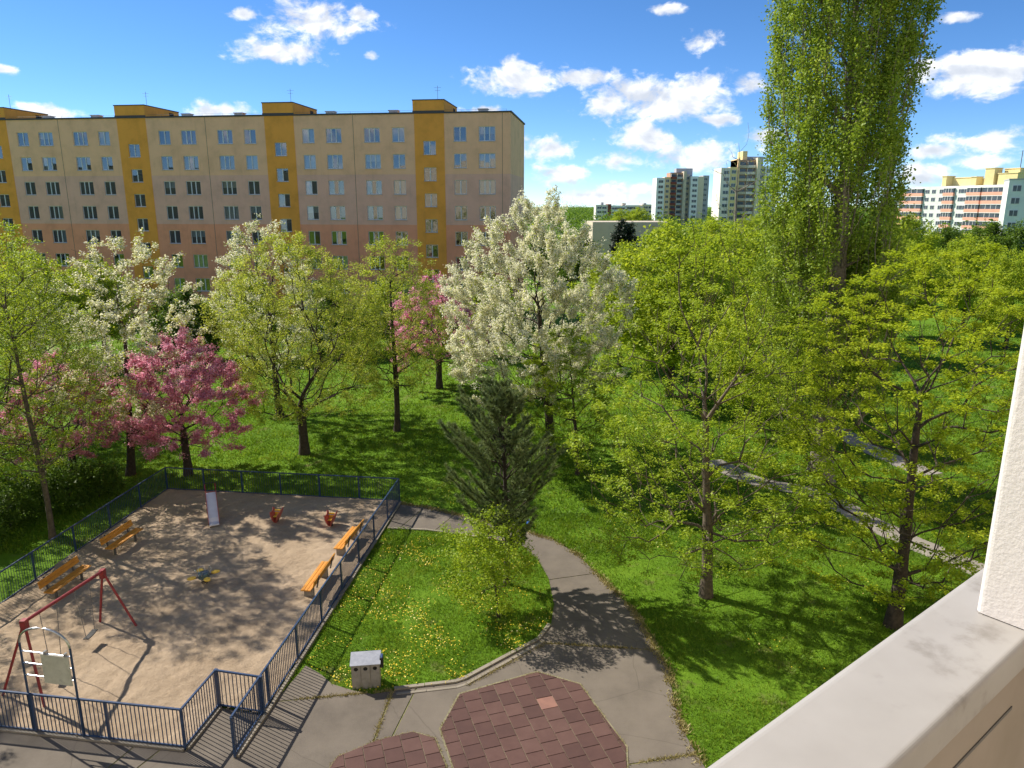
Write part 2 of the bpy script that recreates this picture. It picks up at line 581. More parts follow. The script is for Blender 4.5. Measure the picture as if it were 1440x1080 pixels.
def tile_mat():
    m, t = new_mat('red_rubber_tile')
    co = t.n('ShaderNodeTexCoord').outputs['Object']
    oi = t.n('ShaderNodeObjectInfo').outputs['Random']
    n1 = t.noise(3.0, 5.0, 0.6, co)
    n2 = t.noise(120.0, 2.0, 0.6, co)
    f = t.math('ADD', t.math('MULTIPLY', n1, 0.5), t.math('ADD', t.math('MULTIPLY', oi, 0.42), t.math('MULTIPLY', n2, 0.15)))
    col = t.ramp(f, [(0.25, (0.075, 0.039, 0.034)), (0.55, (0.10, 0.052, 0.044)), (0.85, (0.132, 0.073, 0.061))])
    p = t.n('ShaderNodeBsdfPrincipled', i_Base_Color=col, i_Roughness=0.85)
    p.inputs['Specular IOR Level'].default_value = 0.3
    b = t.n('ShaderNodeBump', i_Height=n2)
    b.inputs['Strength'].default_value = 0.5
    b.inputs['Distance'].default_value = 0.005
    t.put(p.inputs['Normal'], b.outputs[0])
    t.n('ShaderNodeOutputMaterial', i_Surface=p)
    return m


M_TILE = tile_mat()
M_TILE2 = plain('faded_pink_tile', (0.27, 0.135, 0.10), (0.22, 0.11, 0.085), scale=4, rough=0.85)
M_WHITEW = plain('white_stucco', (0.70, 0.655, 0.61), (0.64, 0.60, 0.56), scale=2.5, rough=0.9, bump=0.15, bscale=120.0)
M_LEDGE = plain('grey_white_ledge', (0.38, 0.36, 0.335), (0.32, 0.30, 0.275), scale=3.0, rough=0.55, dirt=((0.18, 0.16, 0.135), 7.0, 0.7))
M_INNER = plain('parapet_inner', (0.36, 0.31, 0.26), (0.30, 0.26, 0.21), scale=4, rough=0.9)

# ------------------------------------------------------------------ terrain
gm = MB()
gm.quad((-3000, -400, 0), (3000, -400, 0), (3000, 4500, 0), (-3000, 4500, 0))
tag(gm.build('ground', M_GROUND), kind='structure')

def P(lst, z=0.0):
    return [at(x, y, z) for (x, y) in lst]

# playground outline (world metres)
FC = at(261, 1055); GL = at(308, 996); GR = at(372, 1006); FE = at(331, 1066)
FAR_R = at(562, 707); FAR_L = at(236, 690)
LM = at(0, 854); F0 = at(0, 1026)
def isect(p1, p2, p3, p4):
    x1, y1, x2, y2 = *p1, *p2; x3, y3, x4, y4 = *p3, *p4
    d = (x1 - x2) * (y3 - y4) - (y1 - y2) * (x3 - x4)
    a = x1 * y2 - y1 * x2; b = x3 * y4 - y3 * x4
    return ((a * (x3 - x4) - (x1 - x2) * b) / d, (a * (y3 - y4) - (y1 - y2) * b) / d)
NEAR_L = isect(FC, F0, FAR_L, LM)
play = [NEAR_L, FC, GL, GR, FAR_R, FAR_L]

# sand: a gently trodden sheet
rng = np.random.default_rng(5)
def value_noise(x, y, scale, seed):
    r = np.random.default_rng(seed)
    tab = r.random((64, 64))
    u = x / scale; v = y / scale
    i = np.floor(u).astype(int); j = np.floor(v).astype(int)
    fu = u - i; fv = v - j
    fu = fu * fu * (3 - 2 * fu); fv = fv * fv * (3 - 2 * fv)
    g = lambda a, b: tab[a % 64, b % 64]
    return (g(i, j) * (1 - fu) + g(i + 1, j) * fu) * (1 - fv) + (g(i, j + 1) * (1 - fu) + g(i + 1, j + 1) * fu) * fv

def sheet(poly, step, zfun):
    xs = [q[0] for q in poly]; ys = [q[1] for q in poly]
    gx = np.arange(min(xs), max(xs) + step, step); gy = np.arange(min(ys), max(ys) + step, step)
    X, Y = np.meshgrid(gx, gy)
    nx = len(gx)
    V = np.stack([X.ravel(), Y.ravel(), zfun(X.ravel(), Y.ravel())], 1)
    idx = np.arange(V.shape[0]).reshape(X.shape)
    F = np.stack([idx[:-1, :-1].ravel(), idx[:-1, 1:].ravel(), idx[1:, 1:].ravel(), idx[1:, :-1].ravel()], 1)
    c = V[F].mean(1)
    F = F[in_poly(c[:, 0], c[:, 1], poly)]
    used = np.unique(F)
    mp = np.zeros(len(V), int); mp[used] = np.arange(len(used))
    return V[used], mp[F]

def sand_z(x, y):
    return 0.03 + 0.04 * (value_noise(x, y, 0.5, 1) - 0.5) + 0.05 * (value_noise(x + 9, y, 0.2, 2) - 0.5) + 0.05 * (value_noise(x, y, 2.4, 3) - 0.5) + 0.065
V, F = sheet(play, 0.08, sand_z)
tag(link('sand', np_mesh('sand', V, F, M_SAND, True)), kind='structure')

# pavement slabs
island_px = [(430, 937), (450, 948), (467, 963), (497, 972), (523, 977), (554, 972), (640, 962), (655, 957), (760, 900), (775, 880), (779, 850), (772, 815), (757, 788),
             (735, 768), (690, 758), (636, 750), (597, 745), (545, 743)]
island = P(island_px)
outer_px = [(986, 1072), (964, 1035), (949, 991), (938, 939), (923, 917), (908, 887), (890, 858), (864, 832), (841, 810), (812, 780), (778, 760), (740, 748), (690, 736), (640, 724), (600, 714), (562, 708)]
FRD = Vector((GR[0] - FAR_R[0], GR[1] - FAR_R[1])).normalized()
off = (0.10, 0.0)
pave = [(-24, 11.5), (6.0, 11.5), (4.9, 14.8)] + P(outer_px)
pave += [at(545, 743)] + list(reversed(island))[1:-1] + [at(430, 937)]
pave += [(GR[0] + 0.07, GR[1] + 0.4), (GR[0], GR[1]), GL, FC, NEAR_L, (-24, NEAR_L[1])]
pav_root = tag(empty('pavement', (0, 0, 0)), kind='structure')
MBp = MB(); MBp.prism([(x, y) for x, y in pave], -0.05, 0.012); MBp.build('joint_bed', M_MOSS, pav_root)

pad1 = P([(620, 1027), (647, 978), (755, 947), (815, 964), (880, 1052), (881, 1082)]) + [(2.3, 13.9), (0.9, 13.3), (-0.7, 13.6)] + P([(641, 1090)])
p2 = P([(465, 1080), (475, 1066), (531, 1043), (580, 1031), (611, 1040), (627, 1080)])
pad2 = [(-4.1, 13.4), (-2.3, 13.4), p2[5], p2[4], p2[3], p2[2], p2[1], p2[0], (-4.4, 14.4)]
pad1 = pad1 if area(pad1) > 0 else pad1[::-1]
pad2 = pad2 if area(pad2) > 0 else pad2[::-1]

# slabs are cut along the joint lines seen in the photograph, then the pads are left free
def line_px(a, b):
    A = at(*a); B = at(*b); d = Vector((B[0] - A[0], B[1] - A[1])).normalized()
    return A, (-d.y, d.x)
cuts = [line_px((760, 905), (925, 915)), line_px((600, 712), (560, 745)), line_px((552, 972), (525, 1045)), line_px((780, 815), (845, 806)),
        line_px((700, 740), (690, 760)), line_px((415, 985), (552, 972)), line_px((884, 1076), (975, 1062)), line_px((640, 724), (610, 748))]
pieces = [pave]
for ci, (p, nrm) in enumerate(cuts):
    nxt = []
    for pc in pieces:
        if ci == 2 and not (sum(q[1] for q in pc) / len(pc) < 19): nxt.append(pc); continue
        if ci == 5 and not (max(q[0] for q in pc) < 0.5): nxt.append(pc); continue
        g = 0.022
        a = clip_half(pc, (p[0] + nrm[0] * g, p[1] + nrm[1] * g), nrm)
        b = clip_half(pc, (p[0] - nrm[0] * g, p[1] - nrm[1] * g), (-nrm[0], -nrm[1]))
        for q in (a, b):
            if len(q) >= 3 and abs(area(q)) > 0.15: nxt.append(q)
    pieces = nxt
import bmesh
def slab_mesh(poly, z0, z1, mat):
    me = bpy.data.meshes.new('slab')
    bm = bmesh.new()
    pl = []
    for q in poly:
        if not pl or (abs(q[0] - pl[-1][0]) + abs(q[1] - pl[-1][1])) > 1e-4: pl.append(q)
    vs = [bm.verts.new((q[0], q[1], z1)) for q in pl]
    f = bm.faces.new(vs)
    f.normal_update()
    if f.normal.z < 0: f.normal_flip()
    bmesh.ops.triangulate(bm, faces=[f])
    ed = [e for e in bm.edges if e.is_boundary]
    r = bmesh.ops.extrude_edge_only(bm, edges=ed)
    for v in r['geom']:
        if isinstance(v, bmesh.types.BMVert): v.co.z = z0
    bmesh.ops.recalc_face_normals(bm, faces=bm.faces)
    bm.to_mesh(me); bm.free()
    me.materials.append(mat)
    return me
srng = random.Random(3)
for pc in pieces:
    link('slab', slab_mesh(pc, -0.04, 0.026 + srng.uniform(0, 0.004), M_PAVE), pav_root)

# kerb stones along the flower lawn
def kerb_run(parent, pts, width=0.11, length=0.95, z1=0.075, side=1):
    for a, b in zip(pts[:-1], pts[1:]):
        A = Vector(a); B = Vector(b); d = B - A; L = d.length; d.normalize(); nn = Vector((-d.y, d.x)) * side
        n = max(1, round(L / length))
        for k in range(n):
            s0 = L * k / n + 0.008; s1 = L * (k + 1) / n - 0.008
            q = [A + d * s0, A + d * s1, A + d * s1 + nn * width, A + d * s0 + nn * width]
            b_ = MB(); b_.prism([(v.x, v.y) for v in (q if side > 0 else q[::-1])], -0.1, z1 + srng.uniform(-0.008, 0.008))
            b_.build('kerb_stone', M_KERB, parent)
kerb = tag(empty('kerb', (0, 0, 0)), kind='structure')
kerb_run(kerb, P([(554, 972), (640, 962), (655, 957), (760, 900), (775, 880)]), 0.12, 0.9, 0.07, 1)
kerb_run(kerb, P([(557, 979), (642, 969), (658, 964), (764, 905)]), 0.09, 0.9, 0.045, 1)
kerb_run(kerb, P([(690, 758), (636, 750), (597, 745), (545, 743)]), 0.1, 0.9, 0.06, 1)
kerb_run(kerb, [NEAR_L, FC, GL], 0.1, 1.0, 0.09, -1)
kerb_run(kerb, [FE, GR, FAR_R, FAR_L, NEAR_L], 0.1, 1.0, 0.09, -1)

# rubber tile pads
tA = Vector(at(754, 984)); tB = Vector(at(775, 979.6)); tdir = (tB - tA).normalized()
tnor = Vector((-tdir.y, tdir.x))
tc0 = Vector(at(769.6, 990.3))
def pad(poly, label):
    root = tag(empty('rubber_pad', (0, 0, 0)), label, kind='structure')
    grow = lambda k: [(sum(q[0] for q in poly) / len(poly) + (p[0] - sum(q[0] for q in poly) / len(poly)) * k, sum(q[1] for q in poly) / len(poly) + (p[1] - sum(q[1] for q in poly) / len(poly)) * k) for p in poly]
    b = MB(); b.prism(grow(1.022), -0.04, 0.040); b.build('border', M_EDGE, root)
    T = 0.485
    for i in range(-16, 17):
        for j in range(-16, 17):
            sh = 0.5 * T if i % 2 else 0.0
            c = tc0 + tdir * (i * T) + tnor * (j * T + sh)
            g = T / 2 - 0.006
            q = [c + tdir * a * g + tnor * e * g for a, e in ((-1, -1), (1, -1), (1, 1), (-1, 1))]
            pl = clip_convex([(v.x, v.y) for v in q], poly)
            if len(pl) < 3 or abs(area(pl)) < 0.002: continue
            b = MB()
            zt = 0.052 + srng.uniform(0, 0.007)
            n = len(pl)
            cx = sum(v[0] for v in pl) / n; cy = sum(v[1] for v in pl) / n
            inner = [(cx + (v[0] - cx) * 0.965, cy + (v[1] - cy) * 0.965) for v in pl]
            vs = [(x, y, 0.0) for x, y in pl] + [(x, y, zt - 0.007) for x, y in pl] + [(x, y, zt) for x, y in inner]
            fs = [tuple(range(2 * n, 3 * n))]
            for k in range(n):
                k2 = (k + 1) % n
                fs += [(k, k2, n + k2, n + k), (n + k, n + k2, 2 * n + k2, 2 * n + k)]
            b.add(vs, fs)
            o = b.build('tile', M_TILE2 if (i == 0 and j == 0 and poly is pad1) else M_TILE, root)
    return root
pad(pad1, 'large dark red rubber tile pad with one pale tile')
pad(pad2, 'small dark red rubber tile pad beside the large one')

# park paths on the right
def ribbon(name, pts, width, z, mat):
    pts = [Vector(q) for q in pts]
    b = MB(); L = []; Rr = []
    sm = []
    for i in range(len(pts) - 1):
        p0 = pts[max(i - 1, 0)]; p1 = pts[i]; p2_ = pts[i + 1]; p3 = pts[min(i + 2, len(pts) - 1)]
        for k in range(5):
            t = k / 5
            sm.append(0.5 * ((2 * p1) + (p2_ - p0) * t + (2 * p0 - 5 * p1 + 4 * p2_ - p3) * t * t + (3 * p1 - p0 - 3 * p2_ + p3) * t ** 3))
    sm.append(pts[-1])
    for i, q in enumerate(sm):
        d = (sm[min(i + 1, len(sm) - 1)] - sm[max(i - 1, 0)]).normalized()
        nn = Vector((-d.y, d.x)) * width / 2
        j = srng.uniform(0.94, 1.06)
        L.append(q + nn * j); Rr.append(q - nn * srng.uniform(0.94, 1.06))
    for i in range(len(sm) - 1):
        b.quad((Rr[i].x, Rr[i].y, z), (Rr[i + 1].x, Rr[i + 1].y, z), (L[i + 1].x, L[i + 1].y, z), (L[i].x, L[i].y, z))
    tag(b.build(name, mat), kind='structure')
    return [(q.x, q.y) for q in L] + [(q.x, q.y) for q in reversed(Rr)]
path_a = ribbon('park_path', P([(1000, 648), (1060, 676), (1130, 690), (1180, 710), (1230, 738), (1300, 770), (1365, 797), (1480, 850)]), 1.35, 0.012, M_PATH)
path_b = ribbon('park_path', P([(1150, 590), (1180, 607), (1225, 632), (1270, 652), (1310, 668)]), 1.5, 0.016, M_PATH)
path_c = ribbon('park_path', [(20, 112), (60, 116), (110, 118)], 2.2, 0.012, M_PATH)

# ---- grass blades (uncountable) on the near lawns
blocked = [play, pave, path_a, path_b]
def is_lawn(x, y):
    ok = np.ones(len(x), bool)
    ok &= ~in_poly(x, y, play)
    ok &= ~(in_poly(x, y, pave))
    ok &= ~in_poly(x, y, path_a) & ~in_poly(x, y, path_b)
    return ok

def blades(n, x0, x1, y0, y1, hmin, hmax, wd, seed, cond=None):
    r = np.random.default_rng(seed)
    x = r.uniform(x0, x1, n); y = r.uniform(y0, y1, n)
    k = (np.abs(x) < 0.78 * y + 2.5) & is_lawn(x, y)
    if cond is not None: k &= cond(x, y)
    dens = value_noise(x, y, 1.3, 7) * 0.6 + value_noise(x, y, 0.45, 8) * 0.6
    k &= r.random(n) < (0.35 + dens) * np.where(value_noise(x, y, 1.7, 12) > 0.78, 0.35, 1.0)
    x = x[k]; y = y[k]; n = len(x)
    h = r.uniform(hmin, hmax, n) * (0.55 + 0.9 * value_noise(x, y, 0.8, 9))
    a = r.uniform(0, 2 * np.pi, n); le = r.uniform(0.2, 1.1, n) * h; la = r.uniform(0, 2 * np.pi, n)
    wv = np.stack([np.cos(a), np.sin(a), np.zeros(n)], 1) * (wd * r.uniform(0.6, 1.3, n))[:, None]
    base = np.stack([x, y, np.zeros(n)], 1)
    tip = base + np.stack([np.cos(la) * le, np.sin(la) * le, h], 1)
    V = np.concatenate([base - wv, base + wv, tip])
    F = np.stack([np.arange(n), np.arange(n) + n, np.arange(n) + 2 * n], 1)
    return V, F
parts = [blades(330000, -8, 22, 12.5, 31, 0.05, 0.12, 0.013, 21), blades(230000, -28, 34, 27, 50, 0.06, 0.15, 0.03, 22), blades(90000, -40, 60, 50, 85, 0.08, 0.18, 0.06, 23)]
off_ = 0; VV = []; FF = []
for V, F in parts:
    VV.append(V); FF.append(F + off_); off_ += len(V)
tag(link('grass', np_mesh('grass', np.concatenate(VV), np.concatenate(FF), M_BLADE)), 'short green spring grass covering the lawns', 'grass', kind='stuff')
# pale dry grass verge along the path edge and joints
def edge_tufts(lines, n, spread, seed, hmin=0.03, hmax=0.09, wd=0.02):
    r = np.random.default_rng(seed)
    xs = []; ys = []
    tot = sum(math.dist(a, b) for a, b in lines)
    for a, b in lines:
        k = max(1, int(n * math.dist(a, b) / tot))
        t = r.random(k)
        xs.append(a[0] + (b[0] - a[0]) * t + r.normal(0, spread, k)); ys.append(a[1] + (b[1] - a[1]) * t + r.normal(0, spread, k))
    x = np.concatenate(xs); y = np.concatenate(ys); n = len(x)
    keep = r.random(n) < value_noise(x, y, 0.5, seed) * 1.3
    x = x[keep]; y = y[keep]; n = len(x)
    h = r.uniform(hmin, hmax, n); a = r.uniform(0, 6.28, n); la = r.uniform(0, 6.28, n)
    wv = np.stack([np.cos(a), np.sin(a), np.zeros(n)], 1) * wd
    base = np.stack([x, y, np.full(n, 0.02)], 1); tip = base + np.stack([np.cos(la) * h, np.sin(la) * h, h], 1)
    return np.concatenate([base - wv, base + wv, tip]), np.stack([np.arange(n), np.arange(n) + n, np.arange(n) + 2 * n], 1)
M_DRY = leaf_mat('dry_verge_grass', (0.22, 0.19, 0.06), (0.36, 0.30, 0.12), (0.5, 0.42, 0.2), 0.2, 1.2)
op = P(outer_px)
ll = list(zip(op[:-1], op[1:])) + list(zip(pad1, pad1[1:] + pad1[:1])) + list(zip(pad2, pad2[1:] + pad2[:1]))
V1, F1 = edge_tufts(list(zip(op[:-1], op[1:])), 9000, 0.09, 31)
V2, F2 = edge_tufts([(a, b) for pd in (pad1, pad2) for a, b in zip(pd, pd[1:] + pd[:1])], 7000, 0.022, 32, 0.03, 0.06, 0.012)
V3, F3 = edge_tufts([(FE, GR), (NEAR_L, FC), (FC, GL), (at(415, 985), at(552, 972)), (at(552, 972), at(525, 1045)), (at(760, 905), at(925, 915)), (at(884, 1076), at(975, 1062)), (at(655, 966), at(764, 908))], 7000, 0.035, 33, 0.03, 0.08, 0.012)
VV = np.concatenate([V1, V2, V3]); FF = np.concatenate([F1, F2 + len(V1), F3 + len(V1) + len(V2)])
tag(link('verge_grass', np_mesh('verge_grass', VV, FF, M_DRY)), 'dry straw coloured grass along path edges and joints', 'grass', kind='stuff')

# dandelions (uncountable)
def dandelions(n, seed, cond, dens_scale=1.1, thr=0.0):
    r = np.random.default_rng(seed)
    x = r.uniform(-8, 20, n); y = r.uniform(13, 34, n)
    k = is_lawn(x, y) & cond(x, y) & (r.random(n) < np.clip((value_noise(x, y, dens_scale, seed) - thr) * 2.0, 0, 1))
    return x[k], y[k]
isl = [(q[0], q[1]) for q in island]
x1, y1 = dandelions(90000, 41, lambda x, y: in_poly(x, y, isl), 0.8, 0.32)
x2, y2 = dandelions(6000, 42, lambda x, y: ~in_poly(x, y, isl), 1.6, 0.5)
x = np.concatenate([x1, x2]); y = np.concatenate([y1, y2])
r_ = np.random.default_rng(4)
kk = r_.random(len(x)) < 0.65
x = x[kk]; y = y[kk]; n = len(x)
rad = r_.uniform(0.012, 0.025, n); z = r_.uniform(0.06, 0.12, n)
tx = r_.normal(0, 0.35, n); ty = r_.normal(0, 0.35, n)
VV = []
for k in range(5):
    a = 2 * np.pi * k / 5
    VV.append(np.stack([x + rad * np.cos(a), y + rad * np.sin(a), z + rad * (tx * np.cos(a) + ty * np.sin(a))], 1))
V = np.concatenate(VV); F = np.stack([np.arange(n) + k * n for k in range(5)], 1)
M_DAND = leaf_mat('dandelion_flower', (0.72, 0.50, 0.02), (0.85, 0.66, 0.05), (0.85, 0.8, 0.5), 0.15, 2.0)
tag(link('dandelions', np_mesh('dandelions', V, F, M_DAND)), 'yellow dandelions scattered over the lawn beside the fence', 'flowers', kind='stuff')

# ------------------------------------------------------------------ the big panel block
ang = R(180 - 7.4)
blk = tag(empty('apartment_building', (-0.15, 84.0, 0), ang),
          'long eight storey panel block painted in sand, pink and salmon bands with ochre stair strips', 'building')
S_END = 80.0; DEP = 13.0; ROOF = 23.15
strips = [(7.32, 10.64), (24.46, 27.88), (42.2, 45.75), (59.85, 63.3)]
wins = []            # x0, x1, z0, z1, kind
rows = [21.0 - 2.8 * i for i in range(8)]
srow = [19.6 - 2.8 * i for i in range(7)]
cols = [(1.67, 3.5, 3), (4.87, 6.28, 2)]
for (a, e) in strips[:3]:
    cols += [(e + 1.15, e + 2.55, 2), (e + 3.95, e + 5.75, 3), (e + 8.35, e + 10.15, 3), (e + 11.5, e + 12.9, 2)]
for (x0, x1, kd) in cols:
    for z in rows: wins.append((x0, x1, z - 0.76, z + 0.76, kd))
for (a, e) in strips:
    for z in srow: wins.append(((a + e) / 2 - 0.7, (a + e) / 2 + 0.7, z - 0.72, z + 0.72, 2))
xc = sorted(set([0, S_END] + [v for s_ in strips for v in s_] + [v for q in wins for v in q[:2]] + [17.6, 34.97, 53.2]))
zc = sorted(set([-0.5, 16.8, 11.3, ROOF] + [round(v, 4) for q in wins for v in q[2:4]]))
walls = MB()
for i in range(len(xc) - 1):
    for j in range(len(zc) - 1):
        xm = (xc[i] + xc[i + 1]) / 2; zm = (zc[j] + zc[j + 1]) / 2
        if any(q[0] < xm < q[1] and q[2] < zm < q[3] for q in wins): continue
        st = any(a < xm < e for a, e in strips)
        mi = 3 if st else (0 if zm > 16.8 else (1 if zm > 11.3 else 2))
        y = 0.03 if st else 0.0
        walls.quad((xc[i], y, zc[j]), (xc[i], y, zc[j + 1]), (xc[i + 1], y, zc[j + 1]), (xc[i + 1], y, zc[j]), mi)
for (x0, x1, z0, z1, kd) in wins:                       # reveals
    st = any(a < (x0 + x1) / 2 < e for a, e in strips)
    zm = (z0 + z1) / 2
    mi = 3 if st else (0 if zm > 16.8 else (1 if zm > 11.3 else 2))
    y = 0.03 if st else 0.0; yb = -0.17
    c = [(x0, z0), (x1, z0), (x1, z1), (x0, z1)]
    for k in range(4):
        a = c[k]; b = c[(k + 1) % 4]
        walls.quad((a[0], y, a[1]), (a[0], yb, a[1]), (b[0], yb, b[1]), (b[0], y, b[1]), mi)
for (z0, z1, mi) in ((-0.5, 11.3, 2), (11.3, 16.8, 1), (16.8, ROOF, 0)):   # gable ends and back
    walls.quad((0, 0, z0), (0, -DEP, z0), (0, -DEP, z1), (0, 0, z1), mi)
    walls.quad((S_END, 0, z0), (S_END, 0, z1), (S_END, -DEP, z1), (S_END, -DEP, z0), mi)
    walls.quad((0, -DEP, z0), (S_END, -DEP, z0), (S_END, -DEP, z1), (0, -DEP, z1), mi)
walls.build('wall', [M_YEL, M_PNK, M_SAL, M_OCH], blk)
for (a, e) in strips:                                   # returns of the slightly proud stair strips
    for x in (a, e):
        b = MB(); b.box(x - 0.004, x + 0.004, -0.02, 0.028, -0.5, ROOF - 0.01); b.build('strip_edge', M_OCH, blk)
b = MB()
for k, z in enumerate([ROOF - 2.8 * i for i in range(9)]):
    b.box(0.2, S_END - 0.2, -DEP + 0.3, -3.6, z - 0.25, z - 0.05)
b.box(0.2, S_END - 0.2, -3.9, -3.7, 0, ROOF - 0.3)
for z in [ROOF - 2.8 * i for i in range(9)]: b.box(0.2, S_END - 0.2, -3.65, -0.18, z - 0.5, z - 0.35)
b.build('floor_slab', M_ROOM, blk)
roof = MB(); roof.box(-0.05, S_END, -DEP - 0.05, 0.10, ROOF, ROOF + 0.05); rf = roof.build('roof', M_ROOF, blk)
b = MB()
b.box(-0.1, S_END, 0.02, 0.14, ROOF + 0.02, ROOF + 0.16); b.box(-0.12, 0.02, -DEP - 0.1, 0.14, ROOF + 0.024, ROOF + 0.164)
b.build('coping', M_TRIM, rf)
for x in (17.6, 34.97, 53.2, 0.9):
    b = MB(); b.box(x - 0.025, x + 0.025, -0.01, 0.012, -0.5, ROOF - 0.02); b.build('panel_joint', plain('joint_seal', (0.28, 0.21, 0.14)) if 'joint_seal' not in MATS else MATS['joint_seal'], blk)
for i, (a, e) in enumerate(strips):                     # lift motor rooms
    b = MB()
    b.box(a - 0.05, e + 0.12, -7.0, 0.06, ROOF + 0.02, ROOF + 1.36)
    pr = b.build('motor_room', M_OCH, rf)
    b = MB(); b.box(a - 0.1, e + 0.17, -7.05, 0.11, ROOF + 1.36, ROOF + 1.46); b.box(a - 0.08, e + 0.15, 0.03, 0.10, ROOF + 0.165, ROOF + 0.30)
    b.build('motor_room_trim', M_TRIM, rf)
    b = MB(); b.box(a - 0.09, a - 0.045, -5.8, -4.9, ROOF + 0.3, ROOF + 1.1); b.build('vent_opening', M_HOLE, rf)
    b = MB(); b.tube((a + 1.2, -2.5, ROOF + 1.4), (a + 1.2, -2.5, ROOF + 3.2), 0.02, n=5)
    b.tube((a + 0.8, -2.5, ROOF + 3.0), (a + 1.6, -2.5, ROOF + 3.0), 0.012, n=4); b.tube((a + 0.9, -2.5, ROOF + 2.7), (a + 1.5, -2.5, ROOF + 2.7), 0.012, n=4)
    b.build('antenna', M_DMETAL, rf)
for x in (3.4, 13.6, 21.0, 32.0, 38.5, 50.0, 56.3):
    b = MB(); b.box(x - 0.5, x + 0.5, -3.0, -2.2, ROOF + 0.04, ROOF + 0.62); b.box(x - 0.58, x + 0.58, -3.08, -2.12, ROOF + 0.62, ROOF + 0.7); b.build('roof_vent', M_SILL, rf)
b = MB()
for x in np.arange(0.5, S_END, 2.5):
    b.tube((x, -0.5, ROOF), (x, -0.5, ROOF + 0.42), 0.012, n=4)
b.tube((0.5, -0.5, ROOF + 0.40), (S_END - 1, -0.5, ROOF + 0.40), 0.010, n=4); b.build('lightning_wire', M_DMETAL, rf)

def window_meshes(wd, ht, sash):
    fr = MB(); t = 0.065
    fr.box(-wd / 2, wd / 2, 0, 0.07, -ht / 2, -ht / 2 + t); fr.box(-wd / 2, wd / 2, 0, 0.07, ht / 2 - t, ht / 2)
    fr.box(-wd / 2, -wd / 2 + t, 0, 0.069, -ht / 2 + t, ht / 2 - t); fr.box(wd / 2 - t, wd / 2, 0, 0.069, -ht / 2 + t, ht / 2 - t)
    pn = MB()
    e = [-wd / 2 + t + (wd - 2 * t) * k / sash for k in range(sash + 1)]
    for k in range(1, sash): fr.box(e[k] - 0.055, e[k] + 0.055, 0.001, 0.068, -ht / 2 + t, ht / 2 - t)
    for k in range(sash):
        tl = ((k * 7 + 3) % 5 - 2) * 0.004
        pn.quad((e[k], 0.03 + tl, -ht / 2 + t), (e[k], 0.03 + tl * 2, ht / 2 - t), (e[k + 1], 0.03 - tl, ht / 2 - t), (e[k + 1], 0.03 - tl * 2, -ht / 2 + t))
    sl = MB(); sl.box(-wd / 2 - 0.04, wd / 2 + 0.04, 0.075, 0.25, -ht / 2 - 0.05, -ht / 2 - 0.006)
    cu = [MB() for _ in range(3)]
    for n_, (u0, u1, v0) in enumerate(((-0.5, 0.5, -0.5), (-0.5, -0.1, -0.5), (-0.5, 0.5, 0.0))):
        steps = 14
        for k in range(steps):
            xa = wd * (u0 + (u1 - u0) * k / steps); xb = wd * (u0 + (u1 - u0) * (k + 1) / steps)
            ya = -0.16 + 0.03 * (k % 2); yb = -0.16 + 0.03 * ((k + 1) % 2)
            cu[n_].quad((xa, ya, ht * v0), (xa, ya, ht / 2), (xb, yb, ht / 2), (xb, yb, ht * v0))
    return (fr.mesh('window', M_WFRAME), pn.mesh('pane', M_GLASS), sl.mesh('sill', M_SILL), [c.mesh('curtain', M_CUR[0]) for c in cu])
wm = {2: window_meshes(1.4, 1.52, 2), 3: window_meshes(1.8, 1.52, 3), 4: window_meshes(1.4, 1.44, 2)}
curt = {}
wr = random.Random(8)
for (x0, x1, z0, z1, kd) in wins:
    st = abs((z1 - z0) - 1.44) < 0.01
    ms = wm[4 if st else kd]
    wo_ = link('window', ms[0], blk, ((x0 + x1) / 2, -0.165, (z0 + z1) / 2))
    link('pane', ms[1], wo_); link('sill', ms[2], wo_, (0, 0.03 if st else 0, 0))
    if not st and wr.random() < 0.4:
        v = wr.choice((0, 0, 1, 2)); c = wr.choice((0, 0, 0, 1, 1, 2, 3))
        key = (kd, v, c)
        if key not in curt:
            me = ms[3][v].copy(); me.materials[0] = M_CUR[c]; curt[key] = me
        cu = link('curtain', curt[key], wo_)
        if v == 1 and wr.random() < 0.5: cu.scale = (-1, 1, 1)

# ------------------------------------------------------------------ the house we stand in: wall, balcony parapet, side wall
ua = R(38.0)
own = tag(empty('balcony_house', (0, 0, 0), ua), 'white stuccoed house front with balcony parapet and pale concrete ledge', 'building')
# local frame: x along the facade, y outwards
kq = 0.70
def loc(px, py):
    q = at(px, py, EYE - kq)
    return (q[0] * math.cos(ua) + q[1] * math.sin(ua), -q[0] * math.sin(ua) + q[1] * math.cos(ua))
yo = (loc(985, 1080)[1] + loc(1375, 795)[1]) / 2
yi = (loc(1255, 1080)[1] + loc(1440, 905)[1]) / 2
xp = (loc(1370, 861)[0] + loc(1440, 886)[0]) / 2
zl = EYE - kq
yp = loc(1370, 861)[1]
b = MB(); b.box(-3.2, xp + 1.0, yi + 0.012, yo - 0.02, zl - 1.3, zl - 0.055); b.build('parapet', M_INNER, own)
b = MB()                                               # ledge with rounded lips
pr = []
for k in range(7):
    t = math.pi / 2 * k / 6; pr.append((yo - 0.018 + 0.018 * math.cos(math.pi / 2 - t) - 0.0, zl - 0.018 + 0.018 * math.sin(math.pi / 2 - t)))
for k in range(7):
    t = math.pi / 2 * k / 6; pr.append((yi + 0.010 - 0.010 * math.cos(t), zl - 0.010 + 0.010 * math.sin(t)))
prof = [(yo, zl - 0.055)] + list(reversed(pr[:7])) + list(reversed(pr[7:])) + [(yi, zl - 0.055)]
n = len(prof); x0 = -3.2; x1 = xp + 1.0
